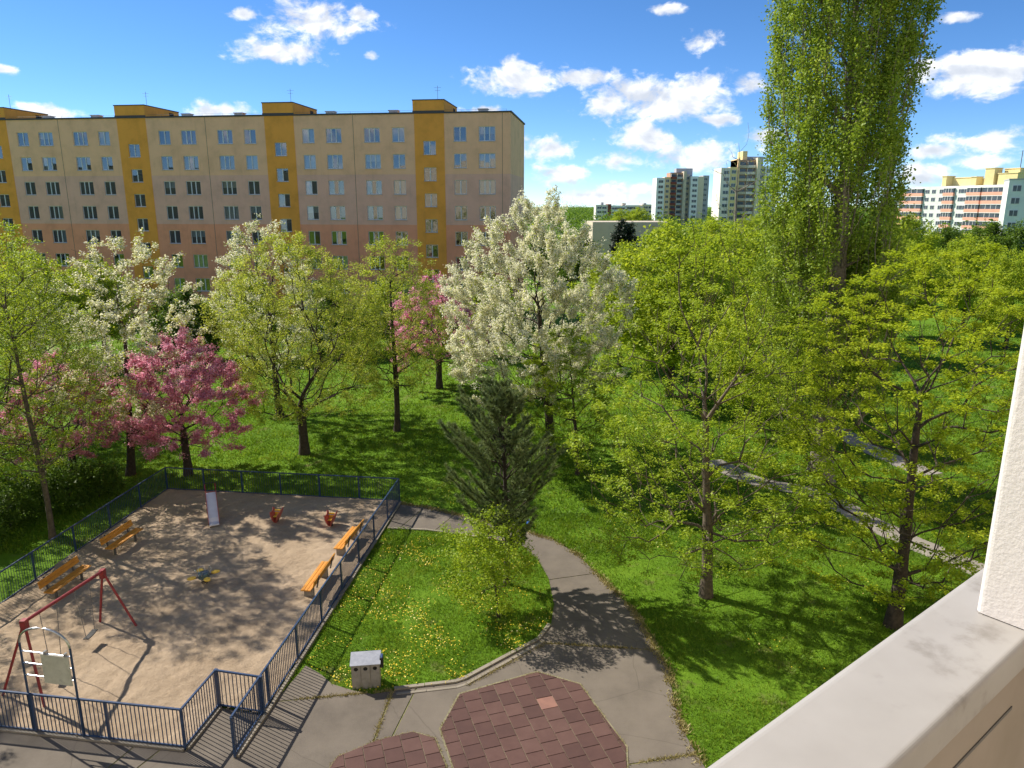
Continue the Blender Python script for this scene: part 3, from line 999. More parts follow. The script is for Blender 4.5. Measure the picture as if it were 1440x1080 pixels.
b.add([(x0, y, z) for y, z in prof] + [(x1, y, z) for y, z in prof], [tuple(range(n)), tuple(range(2 * n - 1, n - 1, -1))] + [(k, n + k, n + (k + 1) % n, (k + 1) % n) for k in range(n)])
b.build('ledge', M_LEDGE, own)
b = MB(); b.box(-3.2, xp - 0.002, yi + 0.010, yi + 0.0125, zl - 0.150, zl - 0.144); b.build('joint_strip', M_DMETAL, own)
# side wall standing on the ledge, rounded front corner, slightly uneven foot
b = MB()
prof = []
rr = 0.012
for k in range(5):
    t = math.pi / 2 * k / 4; prof.append((xp + rr - rr * math.sin(math.pi / 2 - t) * 1.0, yp - rr + rr * math.sin(t)))
prof = [(xp, yp - 1.6)] + prof + [(xp + 0.16, yp), (xp + 0.16, yp - 1.6)]
b.prism(prof[::-1], zl + 0.002, zl + 2.2)
b.build('side_wall', M_WHITEW, own)
b = MB(); vr = random.Random(2)
for k in range(30):                                    # ragged mortar along the foot of the side wall
    yy = yp + 0.004 - vr.random() * 0.30; s_ = vr.uniform(0.0008, 0.0042)
    b.lathe([(s_, 0), (s_ * 0.9, s_ * 0.6), (s_ * 0.3, s_)], 6, (xp - s_ * 0.4, yy, zl))
b.build('mortar', M_KERB, own)
b = MB(); b.box(-110, 45, -14, -1.35, -0.2, 25.0); b.box(-3.2, xp + 1, -1.345, yo - 0.02, zl - 1.5, zl - 1.32); b.build('wall', plain('own_house_wall', (0.58, 0.50, 0.41), rough=0.9), own)

nb_ = tag(empty('apartment_building', (-120, -75, 0), R(118)), 'plain panel block outside the view, mirrored in the windows of the long block', 'building')
b = MB(); b.box(0, 150, 0, 12, -0.2, 23.5); b.build('wall', MATS['own_house_wall'], nb_)
b = MB(); b.box(-0.2, 150.2, -0.2, 12.2, 23.5, 23.8); b.build('roof', M_ROOF, nb_)
# ------------------------------------------------------------------ far buildings
def far_windows(root, spots, wd, ht, mat=M_FGLASS, frame=M_WFRAME):
    """each window its own part; one shared mesh; local y outwards"""
    m = MB(); m.box(-wd / 2, wd / 2, -0.2, 0.03, -ht / 2, ht / 2, 1)
    m.box(-wd / 2 + 0.12, -0.06, 0.0, 0.05, -ht / 2 + 0.12, ht / 2 - 0.12, 0); m.box(0.06, wd / 2 - 0.12, 0.0, 0.05, -ht / 2 + 0.12, ht / 2 - 0.12, 0)
    me = m.mesh('window', [mat, frame])
    for (x, y, z) in spots: link('window', me, root, (x, y, z))

FW = {k: plaster('far_' + k, c, 0.06, 0.15) for k, c in dict(white=(0.84, 0.83, 0.80), beige=(0.76, 0.65, 0.48), orange=(0.78, 0.55, 0.30), brown=(0.45, 0.29, 0.21), tan=(0.60, 0.51, 0.39),
      grey=(0.44, 0.45, 0.46), yellow=(0.80, 0.65, 0.32), mint=(0.72, 0.76, 0.69), salmon=(0.82, 0.42, 0.30), pale=(0.78, 0.71, 0.63), redbr=(0.25, 0.07, 0.05)).items()}

def far_block(name, label, Y, base_px, rz=0.0, bays=(), balc=None):
    """bays: (px0, px1, ytop, material, dy forward, window columns px)"""
    c = atY(base_px, 288, Y)
    root = tag(empty(name, (c.x, Y, 0), rz), label, 'tower block' if 'tower' in name else 'building', None)
    for (p0, p1, yt, mk, dy, wc, wt) in bays:
        a = atY(p0, 288, Y).x - c.x; e = atY(p1, 288, Y).x - c.x; zt = atY(base_px, yt, Y).z
        m = MB(); m.box(a, e, -dy, 12.0, -0.3, zt); m.build('bay', FW[mk], root)
        if wc:
            z = zt - 2.0; sp = []
            while z > 5.0:
                for x in wc: sp.append((atY(x, 288, Y).x - c.x, -dy, z))
                z -= 2.8
            m = MB(); ww = wt
            m.box(-ww / 2, ww / 2, -0.06, 0.2, -0.78, 0.78, 1)
            m.box(-ww / 2 + 0.1, -0.07, -0.10, 0.0, -0.66, 0.66, 0); m.box(0.07, ww / 2 - 0.1, -0.10, 0.0, -0.66, 0.66, 0)
            key = 'fw'
            me = m.mesh('window', [M_FGLASS, M_WFRAME])
            for q in sp: link('window', me, root, q)
    if balc:
        for (p0, p1, yt, dy, mk) in balc:
            a = atY(p0, 288, Y).x - c.x; e = atY(p1, 288, Y).x - c.x; zt = atY(base_px, yt, Y).z
            m = MB(); m.box(a, e, -0.7, 0, -0.15, 0.0, 1); m.box(a, e, -0.75, -0.68, -0.15, 0.95, 0); m.box(a + 0.1, a + 0.24, -0.66, 0, 0, 2.65, 1)
            m.box(a + 0.5, e - 0.5, -0.04, 0.0, 0.3, 2.2, 2)
            me = m.mesh('balcony', [FW[mk], FW['pale'], M_FGLASS])
            z = zt - 3.2
            while z > 5: link('balcony', me, root, (0, -dy, z)); z -= 2.8
    return root

far_block('tower_block', 'white and grey tower block with dark brown balcony core, beyond the yellow tower', 420, 960, 0.0,
          [(922, 933.5, 250, 'white', 0, (928,), 2.6), (933.5, 941.5, 249, 'orange', -0.6, (937.5,), 1.7), (941.5, 959, 242.5, 'brown', -1.6, (), 0), (959, 963, 241, 'tan', 1.0, (), 0),
           (952, 975, 236, 'grey', -6.0, (), 0), (963, 969, 245, 'tan', -2.4, (966.5,), 1.5), (969, 979, 248, 'white', 1.5, (974.5,), 2.6), (979, 988, 248.5, 'beige', 0.3, (), 0), (988, 996.5, 246.5, 'grey', -2, (991.5,), 1.8)],
          [(942, 950.5, 242.5, -1.4, 'redbr'), (950.5, 958.6, 242.5, -1.4, 'grey')])
far_block('tower_block', 'yellow and beige tower block with brown balcony core beside the poplar', 335, 1050, 0.0,
          [(1011, 1023.5, 236, 'pale', 0.4, (1018.5,), 2.4), (1023.5, 1034.5, 235, 'yellow', 0.0, (1029,), 1.9), (1034.5, 1060, 224.5, 'brown', -1.4, (), 0), (1060, 1065, 222, 'beige', 1.0, (), 0), (1034.5, 1036, 223, 'orange', 0.8, (), 0),
           (1050, 1075, 219, 'grey', -6, (), 0), (1065, 1072, 233, 'beige', -1, (1068.5,), 1.7), (1072, 1090, 234, 'white', 0.6, (1077, 1085), 2.2), (1043.5, 1050, 211.5, 'yellow', -4, (), 0)],
          [(1036.2, 1047.5, 224.5, -1.2, 'tan'), (1048, 1059.4, 224.5, -1.2, 'pale')])
far_block('apartment_building', 'very distant row of pale pastel flats with one dark red stair wall', 520, 880, 0.0,
          [(838, 855, 288, 'pale', 0, (843, 850), 3.0), (855, 859.5, 287, 'redbr', 0.5, (), 0), (859.5, 880, 289, 'white', 0, (864, 870, 876), 3.0), (880, 903, 288.5, 'pale', -0.4, (885, 891, 898), 3.0), (903, 922, 287.5, 'beige', 0.3, (908, 915), 3.0), (846, 849.5, 284.5, 'grey', -3, (), 0), (876, 881, 285.5, 'tan', -3, (), 0), (906, 910, 285.5, 'grey', -3, (), 0)])
far_block('apartment_building', 'low flat-roofed pale building behind the dark round conifer', 154, 880, 0.0,
          [(836, 907, 313.5, 'pale', 0, (862, 897, 880), 1.7), (907, 940, 313, 'orange', 0.05, (915, 923), 1.1), (834, 942, 312.2, 'tan', 0.25, (), 0)])
# two blocks at the right
rb = tag(empty('apartment_building', (143.0, 285, 0), math.atan2(250 - 285, 160.5 - 143.0) * 0 ), 'pale mint block with salmon balcony bands and yellow roof rooms', 'building')
pA = atY(1284, 288, 288); pB = atY(1416, 288, 252)
rb.location = (pA.x, pA.y, 0); rb.rotation_euler = (0, 0, math.atan2(pB.y - pA.y, pB.x - pA.x))
Lr = math.dist((pA.x, pA.y), (pB.x, pB.y)); zt = 20.0
sx = lambda px: Lr * (px - 1284) / (1416 - 1284.0)
m = MB(); m.box(0, Lr, 0, 12, -0.3, zt); m.build('wall', FW['mint'], rb)
for (p0, p1) in ((1264, 1299), (1330, 1345), (1363, 1382), (1384, 1411.5)):
    a = sx(p0) if p0 > 1284 else -6; e = sx(p1); m = MB()
    m.box(a, e, -0.9, 0.0, -0.1, 1.0, 0); m.box(a + 0.15, e - 0.15, -0.7, -0.05, 1.0, 2.45, 1)
    for k in range(1, 4): xx = a + (e - a) * k / 4; m.box(xx - 0.06, xx + 0.06, -0.74, -0.68, 1.0, 2.45, 2)
    m.box(a, e, -0.88, 0.0, 2.45, 2.68, 2)
    me = m.mesh('balcony', [FW['salmon'], M_FGLASS, FW['white']])
    for k in range(6): link('balcony', me, rb, (0, 0, zt - 3.3 - 2.8 * k))
m = MB(); m.box(-0.9, 0.9, -0.06, 0.2, -0.75, 0.75, 1); m.box(-0.78, -0.07, -0.1, 0, -0.63, 0.63, 0); m.box(0.07, 0.78, -0.1, 0, -0.63, 0.63, 0)
me = m.mesh('window', [M_FGLASS, M_WFRAME])
for px in (1304.5, 1314, 1325.5, 1353, 1358): 
    for k in range(6): link('window', me, rb, (sx(px), 0, zt - 1.8 - 2.8 * k))
for (p0, p1, h, d0, d1) in ((1321, 1327, 3.4, 1, 5), (1327, 1357, 2.8, 4, 8), (1362, 1369, 2.8, 1, 4), (1369, 1380, 2.2, 4, 8), (1381, 1393, 5.4, 0.5, 4), (1393, 1412, 5.2, 5, 9), (1397, 1421, 3.6, 1, 5)):
    m = MB(); m.box(sx(p0), sx(p1), d0, d1, zt, zt + h); m.box(sx(p0) - 0.2, sx(p1) + 0.2, d0 - 0.2, d1 + 0.2, zt + h, zt + h + 0.25); m.build('roof_room', FW['yellow'], rb)
m = MB(); m.tube((sx(1409), 6, zt), (sx(1409), 6, zt + 11), 0.12, n=5); m.build('mast', M_DMETAL, rb)
rc = tag(empty('apartment_building', (0, 0, 0)), 'pale grey-green block with large white windows in front of the salmon balconies', 'building')
pA = atY(1414.5, 288, 178); rc.location = (pA.x, pA.y, 0); rc.rotation_euler = (0, 0, R(-28))
m = MB(); m.box(0, 40, 0, 12, -0.3, 19.1); m.build('wall', FW['mint'], rc)
m = MB(); m.box(-0.1, 40, -0.12, 12.1, 19.1, 19.4); m.build('coping', FW['grey'], rc)
for x in (1.7, 5.2, 9.4, 13.2): 
    for k in range(6): link('window', me, rc, (x, 0, 17.2 - 2.8 * k))

# ------------------------------------------------------------------ playground fence
bar_m = MB(); bar_m.box(-0.009, 0.009, -0.009, 0.009, 0.12, 1.17); BAR = bar_m.mesh('bar', M_BLUE)
post_m = MB(); post_m.box(-0.03, 0.03, -0.03, 0.03, -0.2, 1.2); POST = post_m.mesh('post', M_BLUE)
post_b = MB(); post_b.box(-0.045, 0.045, -0.045, 0.045, -0.2, 1.22); POSTB = post_b.mesh('post', M_BLUE)
def fence(name, label, cat, A, B, spacing=0.115, posts=2.1, single=True, ends=(True, True), thick=False, group=None):
    A = Vector(A); B = Vector(B); L = (B - A).length; rz = math.atan2(B.y - A.y, B.x - A.x)
    root = tag(empty(name, (A.x, A.y, 0), rz), label, cat, group)
    m = MB(); m.box(0, L, -0.024, 0.024, 1.17, 1.215); m.build('top_rail', M_BLUE, root)
    m = MB(); m.box(0, L, -0.018, 0.018, 0.10, 0.135); m.build('bottom_rail', M_BLUE, root)
    n = max(1, round(L / posts))
    for k in range(n + 1):
        if (k == 0 and not ends[0]) or (k == n and not ends[1]): continue
        link('post', POSTB if thick else POST, root, (L * k / n, 0, 0))
    nb = int(L / spacing)
    if single:
        for k in range(1, nb): link('bar', BAR, root, (L * k / nb, 0, 0))
    else:
        m = MB()
        for k in range(1, nb): x = L * k / nb; m.box(x - 0.006, x + 0.006, -0.006, 0.006, 0.12, 1.17)
        tag(m.build('bar_row', M_BLUE, root), kind='stuff')
    return root
F_IN = isect(NEAR_L, FC, (-16.6, 0), (-16.6, 40))
fence('metal_fence', 'blue bar railing carrying the round arch in front of the swing', 'fence', F_IN, FC)
fence('metal_fence', 'short blue railing returning from the front fence to the gate', 'fence', FC, GL, ends=(False, True))
fence('metal_gate', 'closed blue bar gate between two thick posts', 'gate', (GL[0] + 0.02, GL[1]), (GR[0] - 0.02, GR[1]), posts=1.2, thick=True)
fence('metal_fence', 'blue railing running from gate past yellow benches along dandelion lawn', 'fence', FE, FAR_R)
fence('metal_fence', 'blue railing behind the slide, shaded by the blossom trees', 'fence', FAR_R, FAR_L, ends=(False, True), single=False)
fence('metal_fence', 'dark railing in deep shade behind the orange benches', 'fence', FAR_L, (LM[0] + (NEAR_L[0] - LM[0]) * 0.5, LM[1] + (NEAR_L[1] - LM[1]) * 0.5), ends=(False, True), single=False)

# arch with board on the front fence
pa = Vector(at(52, 1028)); pb = Vector(at(121, 1038)); dv = (pb - pa); wid = dv.length; rz = math.atan2(dv.y, dv.x)
ar = tag(empty('entrance_arch', (pa.x, pa.y, 0), rz), 'blue and steel tube arch with rungs rising over the front railing', 'arch')
hs = atY(85, 905, 16.7).z
for x in (0, wid): 
    m = MB(); m.tube((x, -0.06, -0.2), (x, -0.06, hs), 0.028, n=8); m.build('post', M_BLUE, ar)
m = MB(); pts = [(wid / 2 - wid / 2 * math.cos(t), -0.06, hs + (atY(60, 881, 16.7).z - hs) * math.sin(t)) for t in [math.pi * k / 18 for k in range(19)]]
m.path(pts, 0.027, 8); m.build('bow', M_STEEL, ar)
for z in [atY(70, yy, 16.75).z for yy in (915, 931.5, 948.5)]:
    m = MB(); m.tube((0, -0.06, z), (wid, -0.06, z), 0.018, n=7); m.build('rung', M_STEEL, ar)
sg = tag(empty('notice_board', (0, 0, 0)), 'blank weathered white board hung on the arch rungs', 'sign')
sg.location = (pa.x, pa.y, 0); sg.rotation_euler = (0, 0, rz)
m = MB(); m.box(wid * 0.42, wid * 0.97, -0.115, -0.095, atY(90, 958, 16.65).z, atY(90, 918, 16.65).z); m.build('board', M_SIGN, sg)
m = MB()
for x in (wid * 0.5, wid * 0.9): m.box(x - 0.02, x + 0.02, -0.119, -0.03, atY(90, 918, 16.65).z + 0.003, atY(90, 914, 16.65).z)
m.build('clip', M_STEEL, sg)

# swing
q0 = atY(33.6, 874.6, 17.9); q1 = atY(143.7, 803.5, 21.8)
S0 = Vector((q0.x, q0.y)); S1 = Vector((q1.x, q1.y)); z0s = q0.z; z1s = q1.z
sw = tag(empty('playground_swing', (S0.x, S0.y, 0)), 'dark red steel A-frame swing stand', 'swing')
def L3(p, z): return (p[0] - S0.x, p[1] - S0.y, z)
m = MB(); m.path([L3(S0, z0s), L3(S1, z1s)], 0.05, 10); m.build('crossbar', M_RED, sw)
for (foot, top, zt_) in (((-12.83, 17.66), S0, z0s), ((-14.42, 18.20), S0, z0s), (at(196, 884), S1, z1s), (at(140, 877), S1, z1s)):
    m = MB(); m.path([L3(foot, -0.1), L3(top, zt_)], 0.038, 8); m.build('leg', M_RED, sw)
for p, z in ((S0, z0s), (S1, z1s)):
    m = MB(); m.box(-0.07, 0.07, -0.09, 0.09, -0.22, 0.07); m.build('bracket', M_RED, sw, L3(p, z), rot=(0, 0, math.atan2(S1.y - S0.y, S1.x - S0.x) + math.pi / 2))
for (t0, t1, lab, sway) in ((0.60, 0.80, 'black swing seat on chains at the far end of the crossbar', 0.05), (0.17, 0.37, 'black swing seat on chains behind the white board', -0.03)):
    a = S0 + (S1 - S0) * t0; e = S0 + (S1 - S0) * t1; za = z0s + (z1s - z0s) * t0; c = (a + e) / 2
    st = tag(empty('hanging_swing', (c.x, c.y, 0)), lab, 'swing', 'swing seats')
    for q, zz in ((a, za), (e, z0s + (z1s - z0s) * t1)):
        m = MB(); top = Vector((q.x - c.x, q.y - c.y, zz - 0.04)); bot = Vector(((q.x - c.x) * 0.62 + sway, (q.y - c.y) * 0.62, 0.47))
        nl = 26
        for k in range(nl):
            u = top.lerp(bot, k / nl); v = top.lerp(bot, (k + 0.82) / nl)
            m.tube(u, v, 0.011, 0.011, 5)
        m.build('chain', M_DMETAL, st)
    dd = (e - a).normalized(); M_ = Matrix.Translation((sway, 0, 0)) @ Matrix.Rotation(math.atan2(dd.y, dd.x), 4, 'Z')
    m = MB()
    for k in range(6):
        x_a = -0.27 + 0.09 * k; zz = 0.455 - 0.02 * math.sin(math.pi * (k + 0.5) / 6)
        m.box(x_a, x_a + 0.088, -0.085, 0.085, zz - 0.015, zz + 0.015, M=M_)
    m.build('seat', M_BLACK, st)

# benches
def bench(label, A, B, flip, group, narrow=False):
    """A,B ends of the seat on the ground plan; the back is on the left of A->B when flip is +1"""
    A = Vector(A); B = Vector(B); L = (B - A).length; rz = math.atan2(B.y - A.y, B.x - A.x); c = (A + B) / 2
    root = tag(empty('park_bench', (c.x, c.y, 0.05), rz), label, 'bench', group)
    s = flip; slat = 0.105; gap = 0.018
    for k in range(3):
        y = (k - 1) * (slat + gap)
        m = MB(); m.box(-L / 2, L / 2, y - slat / 2, y + slat / 2, 0.43, 0.47); m.build('seat_slat', M_ORANGE, root)
    M_ = Matrix.Translation((0, s * 0.27, 0.52)) @ Matrix.Rotation(-s * R(13), 4, 'X')
    for k in range(2):
        m = MB(); m.box(-L / 2, L / 2, -0.018, 0.018, 0.06 + k * 0.135, 0.06 + k * 0.135 + 0.12, M=M_); m.build('back_slat', M_ORANGE, root)
    for x in (-L * 0.33, L * 0.33):
        m = MB(); m.box(x - 0.05, x + 0.05, -0.16, 0.19, -0.1, 0.428) if not narrow else m.box(x - 0.025, x + 0.025, -0.04, 0.04, -0.1, 0.428)
        if narrow: m.box(x - 0.025, x + 0.025, -0.18, 0.2, 0.39, 0.4285)
        m.build('leg', M_CONCLEG if not narrow else M_DMETAL, root)
        m = MB(); m.box(x - 0.03, x + 0.03, 0.018, 0.055, -0.12, 0.35, M=M_) if s > 0 else m.box(x - 0.03, x + 0.03, -0.055, -0.018, -0.12, 0.35, M=M_)
        m.build('back_strut', M_DMETAL, root)
    return root
Z = 0.5
bench('yellow slat bench by the lawn railing, close to the red spring rider', at(475, 772, Z), at(501, 741, Z), -1, 'yellow benches along the lawn railing')
bench('yellow slat bench by the lawn railing, nearer the gate', at(429.5, 831, Z), at(459, 790, Z), -1, 'yellow benches along the lawn railing')
bench('orange bench in the shade, farther from the swing', at(153, 772, Z), at(196, 743, Z), 1, 'orange benches in the shade', True)
bench('orange bench in the shade right behind the swing', at(68, 834, Z), at(122, 795, Z), 1, 'orange benches in the shade', True)

# slide
sl0 = Vector(at(302, 744)); 
sl = tag(empty('slide', (sl0.x, sl0.y, 0.03), R(24)), 'small steel slide with red sides and ladder rails', 'slide')
sl.scale = (0.84, 0.9, 0.92)
zt_ = 1.12; ln = 1.85; hw = 0.24
pts = []
for k in range(15):
    t = k / 14
    y = ln * t
    z = 0.22 + (zt_ - 0.22) * (t * t * (3 - 2 * t) * 0.35 + t * 0.65)
    if t < 0.15: z = 0.20 + 0.02 * t / 0.15
    pts.append((y, z))
m = MB()
for (a, e) in zip(pts[:-1], pts[1:]):
    m.quad((-hw, a[0], a[1]), (hw, a[0], a[1]), (hw, e[0], e[1]), (-hw, e[0], e[1]))
    m.quad((-hw, a[0], a[1] - 0.02), (-hw, e[0], e[1] - 0.02), (hw, e[0], e[1] - 0.02), (hw, a[0], a[1] - 0.02))
m.box(-hw, hw, -0.03, 0.0, 0.15, 0.205)
m.build('chute', plain('polished_chute', (0.78, 0.77, 0.80), (0.70, 0.69, 0.72), rough=0.35, metal=0.0, scale=3), sl)
for s in (-1, 1):
    m = MB()
    for (a, e) in zip(pts[:-1], pts[1:]):
        vs = []
        for (q) in (a, e):
            vs += [(s * hw, q[0], q[1] - 0.06), (s * (hw + 0.03), q[0], q[1] - 0.06), (s * (hw + 0.03), q[0], q[1] + 0.1), (s * hw, q[0], q[1] + 0.1)]
        m.add(vs, [(0, 1, 5, 4), (1, 2, 6, 5), (2, 3, 7, 6), (3, 0, 4, 7)])
    m.build('side_board', M_REDP, sl)
    m = MB(); m.path([(s * (hw + 0.015), ln + 0.5, -0.1), (s * (hw + 0.015), ln + 0.12, zt_), (s * (hw + 0.015), ln + 0.1, zt_ + 0.42)], 0.022, 8); m.build('ladder_rail', M_RED, sl)
for k in range(4):
    t = (k + 1) / 5
    m = MB(); m.tube((-hw, ln + 0.5 - 0.38 * t, zt_ * t), (hw, ln + 0.5 - 0.38 * t, zt_ * t), 0.016, n=6); m.build('rung', M_STEEL, sl)
m = MB(); m.path([(-hw - 0.015, ln + 0.1, zt_ + 0.42), (-hw + 0.03, ln + 0.1, zt_ + 0.46), (hw - 0.03, ln + 0.1, zt_ + 0.46), (hw + 0.015, ln + 0.1, zt_ + 0.42)], 0.022, 8); m.build('handle', M_BLACK, sl)
m = MB(); m.box(-hw, hw, ln, ln + 0.14, zt_ - 0.03, zt_); m.build('platform', M_REDP, sl)

# spring riders: two red side boards on a coil
def coil(root, h, r=0.075):
    m = MB(); pts = [(r * math.cos(t * 0.9), r * math.sin(t * 0.9), h * t / 28) for t in range(29)]
    m.path(pts, 0.013, 5); m.build('spring', M_BLACK, root)
    m = MB(); m.box(-0.14, 0.14, -0.14, 0.14, -0.08, 0.012); m.build('base_plate', M_DMETAL, root)
def rider(label, px, py, rz):
    p = at(px, py)
    root = tag(empty('spring_rider', (p[0], p[1], 0.05), rz), label, 'spring rider', 'red spring riders')
    root.scale = (0.82, 0.82, 0.82)
    coil(root, 0.24)
    outline = [(-0.30, 0.16), (-0.16, 0.06), (0.14, 0.06), (0.32, 0.22), (0.40, 0.50), (0.36, 0.78), (0.24, 0.86), (0.10, 0.74), (-0.10, 0.70), (-0.28, 0.76), (-0.40, 0.56), (-0.38, 0.32)]
    for s in (-1, 1):
        m = MB(); n = len(outline)
        M_ = Matrix.Translation((0, s * 0.055, 0)) @ Matrix.Translation((0, 0, 0.2)) @ Matrix.Rotation(-s * R(20), 4, 'X') @ Matrix.Translation((0, 0, -0.2))
        vs = [M_ @ Vector((x, -0.012, z)) for x, z in outline] + [M_ @ Vector((x, 0.012, z)) for x, z in outline]
        m.add(vs, [tuple(range(n)), tuple(range(2 * n - 1, n - 1, -1))] + [(k, n + k, n + (k + 1) % n, (k + 1) % n) for k in range(n)])
        m.build('side_board', M_REDP, root)
    m = MB(); m.box(-0.2, 0.12, -0.11, 0.11, 0.42, 0.45); m.build('seat', M_YELP, root)
    m = MB(); m.box(0.16, 0.2, -0.15, 0.15, 0.45, 0.70); m.build('front_panel', M_YELP, root)
    m = MB(); m.tube((0.12, -0.2, 0.62), (0.12, 0.2, 0.62), 0.014, n=6); m.build('handlebar', M_STEEL, root)
rider('red winged spring rider with yellow seat, standing between slide and benches', 390, 737, R(86))
rider('faded red spring rider standing next to the yellow bench', 466, 742, R(84))

# four-seat spring seesaw
p = at(288, 824)
ss = tag(empty('spring_seesaw', (p[0], p[1], 0.05), R(38)), 'four-seat spring seesaw with yellow seats around dark disc', 'spring rider')
coil(ss, 0.28, 0.1)
m = MB(); m.lathe([(0.10, 0.28), (0.20, 0.30), (0.215, 0.42), (0.20, 0.47), (0.08, 0.49)], 16); m.build('hub', M_TEAL, ss, smooth=False)
for k in range(4):
    t = math.pi / 2 * k; M_ = Matrix.Rotation(t, 4, 'Z')
    m = MB(); m.box(0.15, 0.40, -0.025, 0.025, 0.33, 0.37, M=M_); m.build('arm', M_DMETAL, ss)
    m = MB(); n = 10
    pl = [(0.42 + 0.155 * math.cos(2 * math.pi * j / n), 0.115 * math.sin(2 * math.pi * j / n)) for j in range(n)]
    m.prism(pl, 0.372, 0.405); m.v = [tuple(M_ @ Vector(q)) for q in m.v]; m.build('seat', M_YELP, ss)
    m = MB(); m.path([(0.2, -0.12, 0.45), (0.26, -0.10, 0.62), (0.26, 0.10, 0.62), (0.2, 0.12, 0.45)], 0.014, 6); m.v = [tuple(M_ @ Vector(q)) for q in m.v]; m.build('handle', M_STEEL, ss)

# waste sorting bin
p = at(516, 962)
wb = tag(empty('waste_bin', (p[0], p[1], 0.0), R(7)), 'grey three-hole waste bin with sloping lid at the lawn edge', 'bin')
W = 0.80; D = 0.42; H = 0.80
m = MB(); m.box(-W / 2, W / 2, -D / 2 + 0.01, D / 2, -0.03, H - 0.02); m.build('body', M_BIN, wb)
for k in range(3):
    x = -W / 2 + W * (k + 0.5) / 3
    m = MB(); hw_ = W / 6 - 0.007
    # front panel with a real round hole
    n = 20; cz = H - 0.15; rr_ = 0.062
    circ = [(x + rr_ * math.cos(2 * math.pi * j / n), cz + rr_ * math.sin(2 * math.pi * j / n)) for j in range(n)]
    def sq(j):
        t = 2 * math.pi * j / n; c_, s_ = math.cos(t), math.sin(t); kx = hw_ / max(abs(c_), 1e-6); kz = (0.11 if s_ > 0 else 0.72) / max(abs(s_), 1e-6); q = min(kx, kz)
        return (x + c_ * q, cz + s_ * q)
    out = [sq(j) for j in range(n)]
    yf = -D / 2 - 0.012
    vs = [(a, yf, c_) for a, c_ in circ] + [(a, yf, c_) for a, c_ in out] + [(a, yf + 0.02, c_) for a, c_ in circ] + [(a, yf + 0.02, c_) for a, c_ in out]
    fs = []
    for j in range(n):
        j2 = (j + 1) % n
        fs += [(j, j2, n + j2, n + j), (j, 2 * n + j, 2 * n + j2, j2), (n + j, n + j2, 3 * n + j2, 3 * n + j)]
    m.add(vs, fs); pn = m.build('front_panel', M_BIN, wb)
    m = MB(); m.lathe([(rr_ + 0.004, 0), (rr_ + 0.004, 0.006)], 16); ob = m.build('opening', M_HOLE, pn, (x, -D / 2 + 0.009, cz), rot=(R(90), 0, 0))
m = MB(); vs = [(-W / 2 - 0.03, -D / 2 - 0.05, H), (W / 2 + 0.03, -D / 2 - 0.05, H), (W / 2 + 0.03, D / 2 + 0.02, H + 0.13), (-W / 2 - 0.03, D / 2 + 0.02, H + 0.13)]
vs += [(a, b_, c_ - 0.022) for a, b_, c_ in vs]
m.add(vs, [(0, 1, 2, 3), (7, 6, 5, 4), (0, 4, 5, 1), (1, 5, 6, 2), (2, 6, 7, 3), (3, 7, 4, 0)]); m.build('lid', M_BINTOP, wb)
m = MB(); m.box(W / 2 + 0.002, W / 2 + 0.10, -0.12, 0.12, H - 0.22, H + 0.08); m.build('ash_box', M_BLACK, wb)
m = MB(); m.box(W / 2 + 0.02, W / 2 + 0.08, -0.1, 0.1, H + 0.081, H + 0.10); m.build('ash_tray', M_STEEL, wb)

# blue plastic bag on the path behind the pine
p = at(743, 741)
m = MB(); vr = random.Random(5); n = 9
rings = [(0.10, 0.0), (0.16, 0.06), (0.14, 0.16), (0.07, 0.24), (0.03, 0.27), (0.06, 0.33)]
vs = []
for (r0, z) in rings:
    for k in range(n): rr_ = r0 * vr.uniform(0.75, 1.2); vs.append((rr_ * math.cos(6.283 * k / n), rr_ * math.sin(6.283 * k / n), z + vr.uniform(-0.012, 0.012) * (z > 0)))
fs = [(i * n + k, i * n + (k + 1) % n, (i + 1) * n + (k + 1) % n, (i + 1) * n + k) for i in range(len(rings) - 1) for k in range(n)] + [tuple(range(n - 1, -1, -1))]
m.add(vs, fs); tag(m.build('plastic_bag', M_BAG, None, (p[0], p[1], 0.028)), 'small bright blue bag lying by the path behind the pine', 'bag')
# ------------------------------------------------------------------ trees
def frusta(P0, P1, r0, r1, n):
    d = P1 - P0
    L = np.linalg.norm(d, axis=1, keepdims=True); d = d / np.maximum(L, 1e-6)
    ref = np.where(np.abs(d[:, 2:3]) < 0.9, np.array([[0, 0, 1.0]]), np.array([[1.0, 0, 0]]))
    a = np.cross(d, ref); a /= np.linalg.norm(a, axis=1, keepdims=True)
    b = np.cross(d, a)
    t = np.arange(n) * 2 * np.pi / n
    ring = a[:, None, :] * np.cos(t)[None, :, None] + b[:, None, :] * np.sin(t)[None, :, None]
    A = P0[:, None, :] + ring * r0[:, None, None]
    B = P1[:, None, :] + d[:, None, :] * (r1 * 0.6)[:, None, None] + ring * r1[:, None, None]
    m = len(P0)
    V = np.concatenate([A, B], 1).reshape(-1, 3)
    base = (np.arange(m) * 2 * n)[:, None]
    k = np.arange(n)[None, :]; k2 = (np.arange(n)[None, :] + 1) % n
    F = np.stack([base + k, base + k2, base + n + k2, base + n + k], 2).reshape(-1, 4)
    return V, F


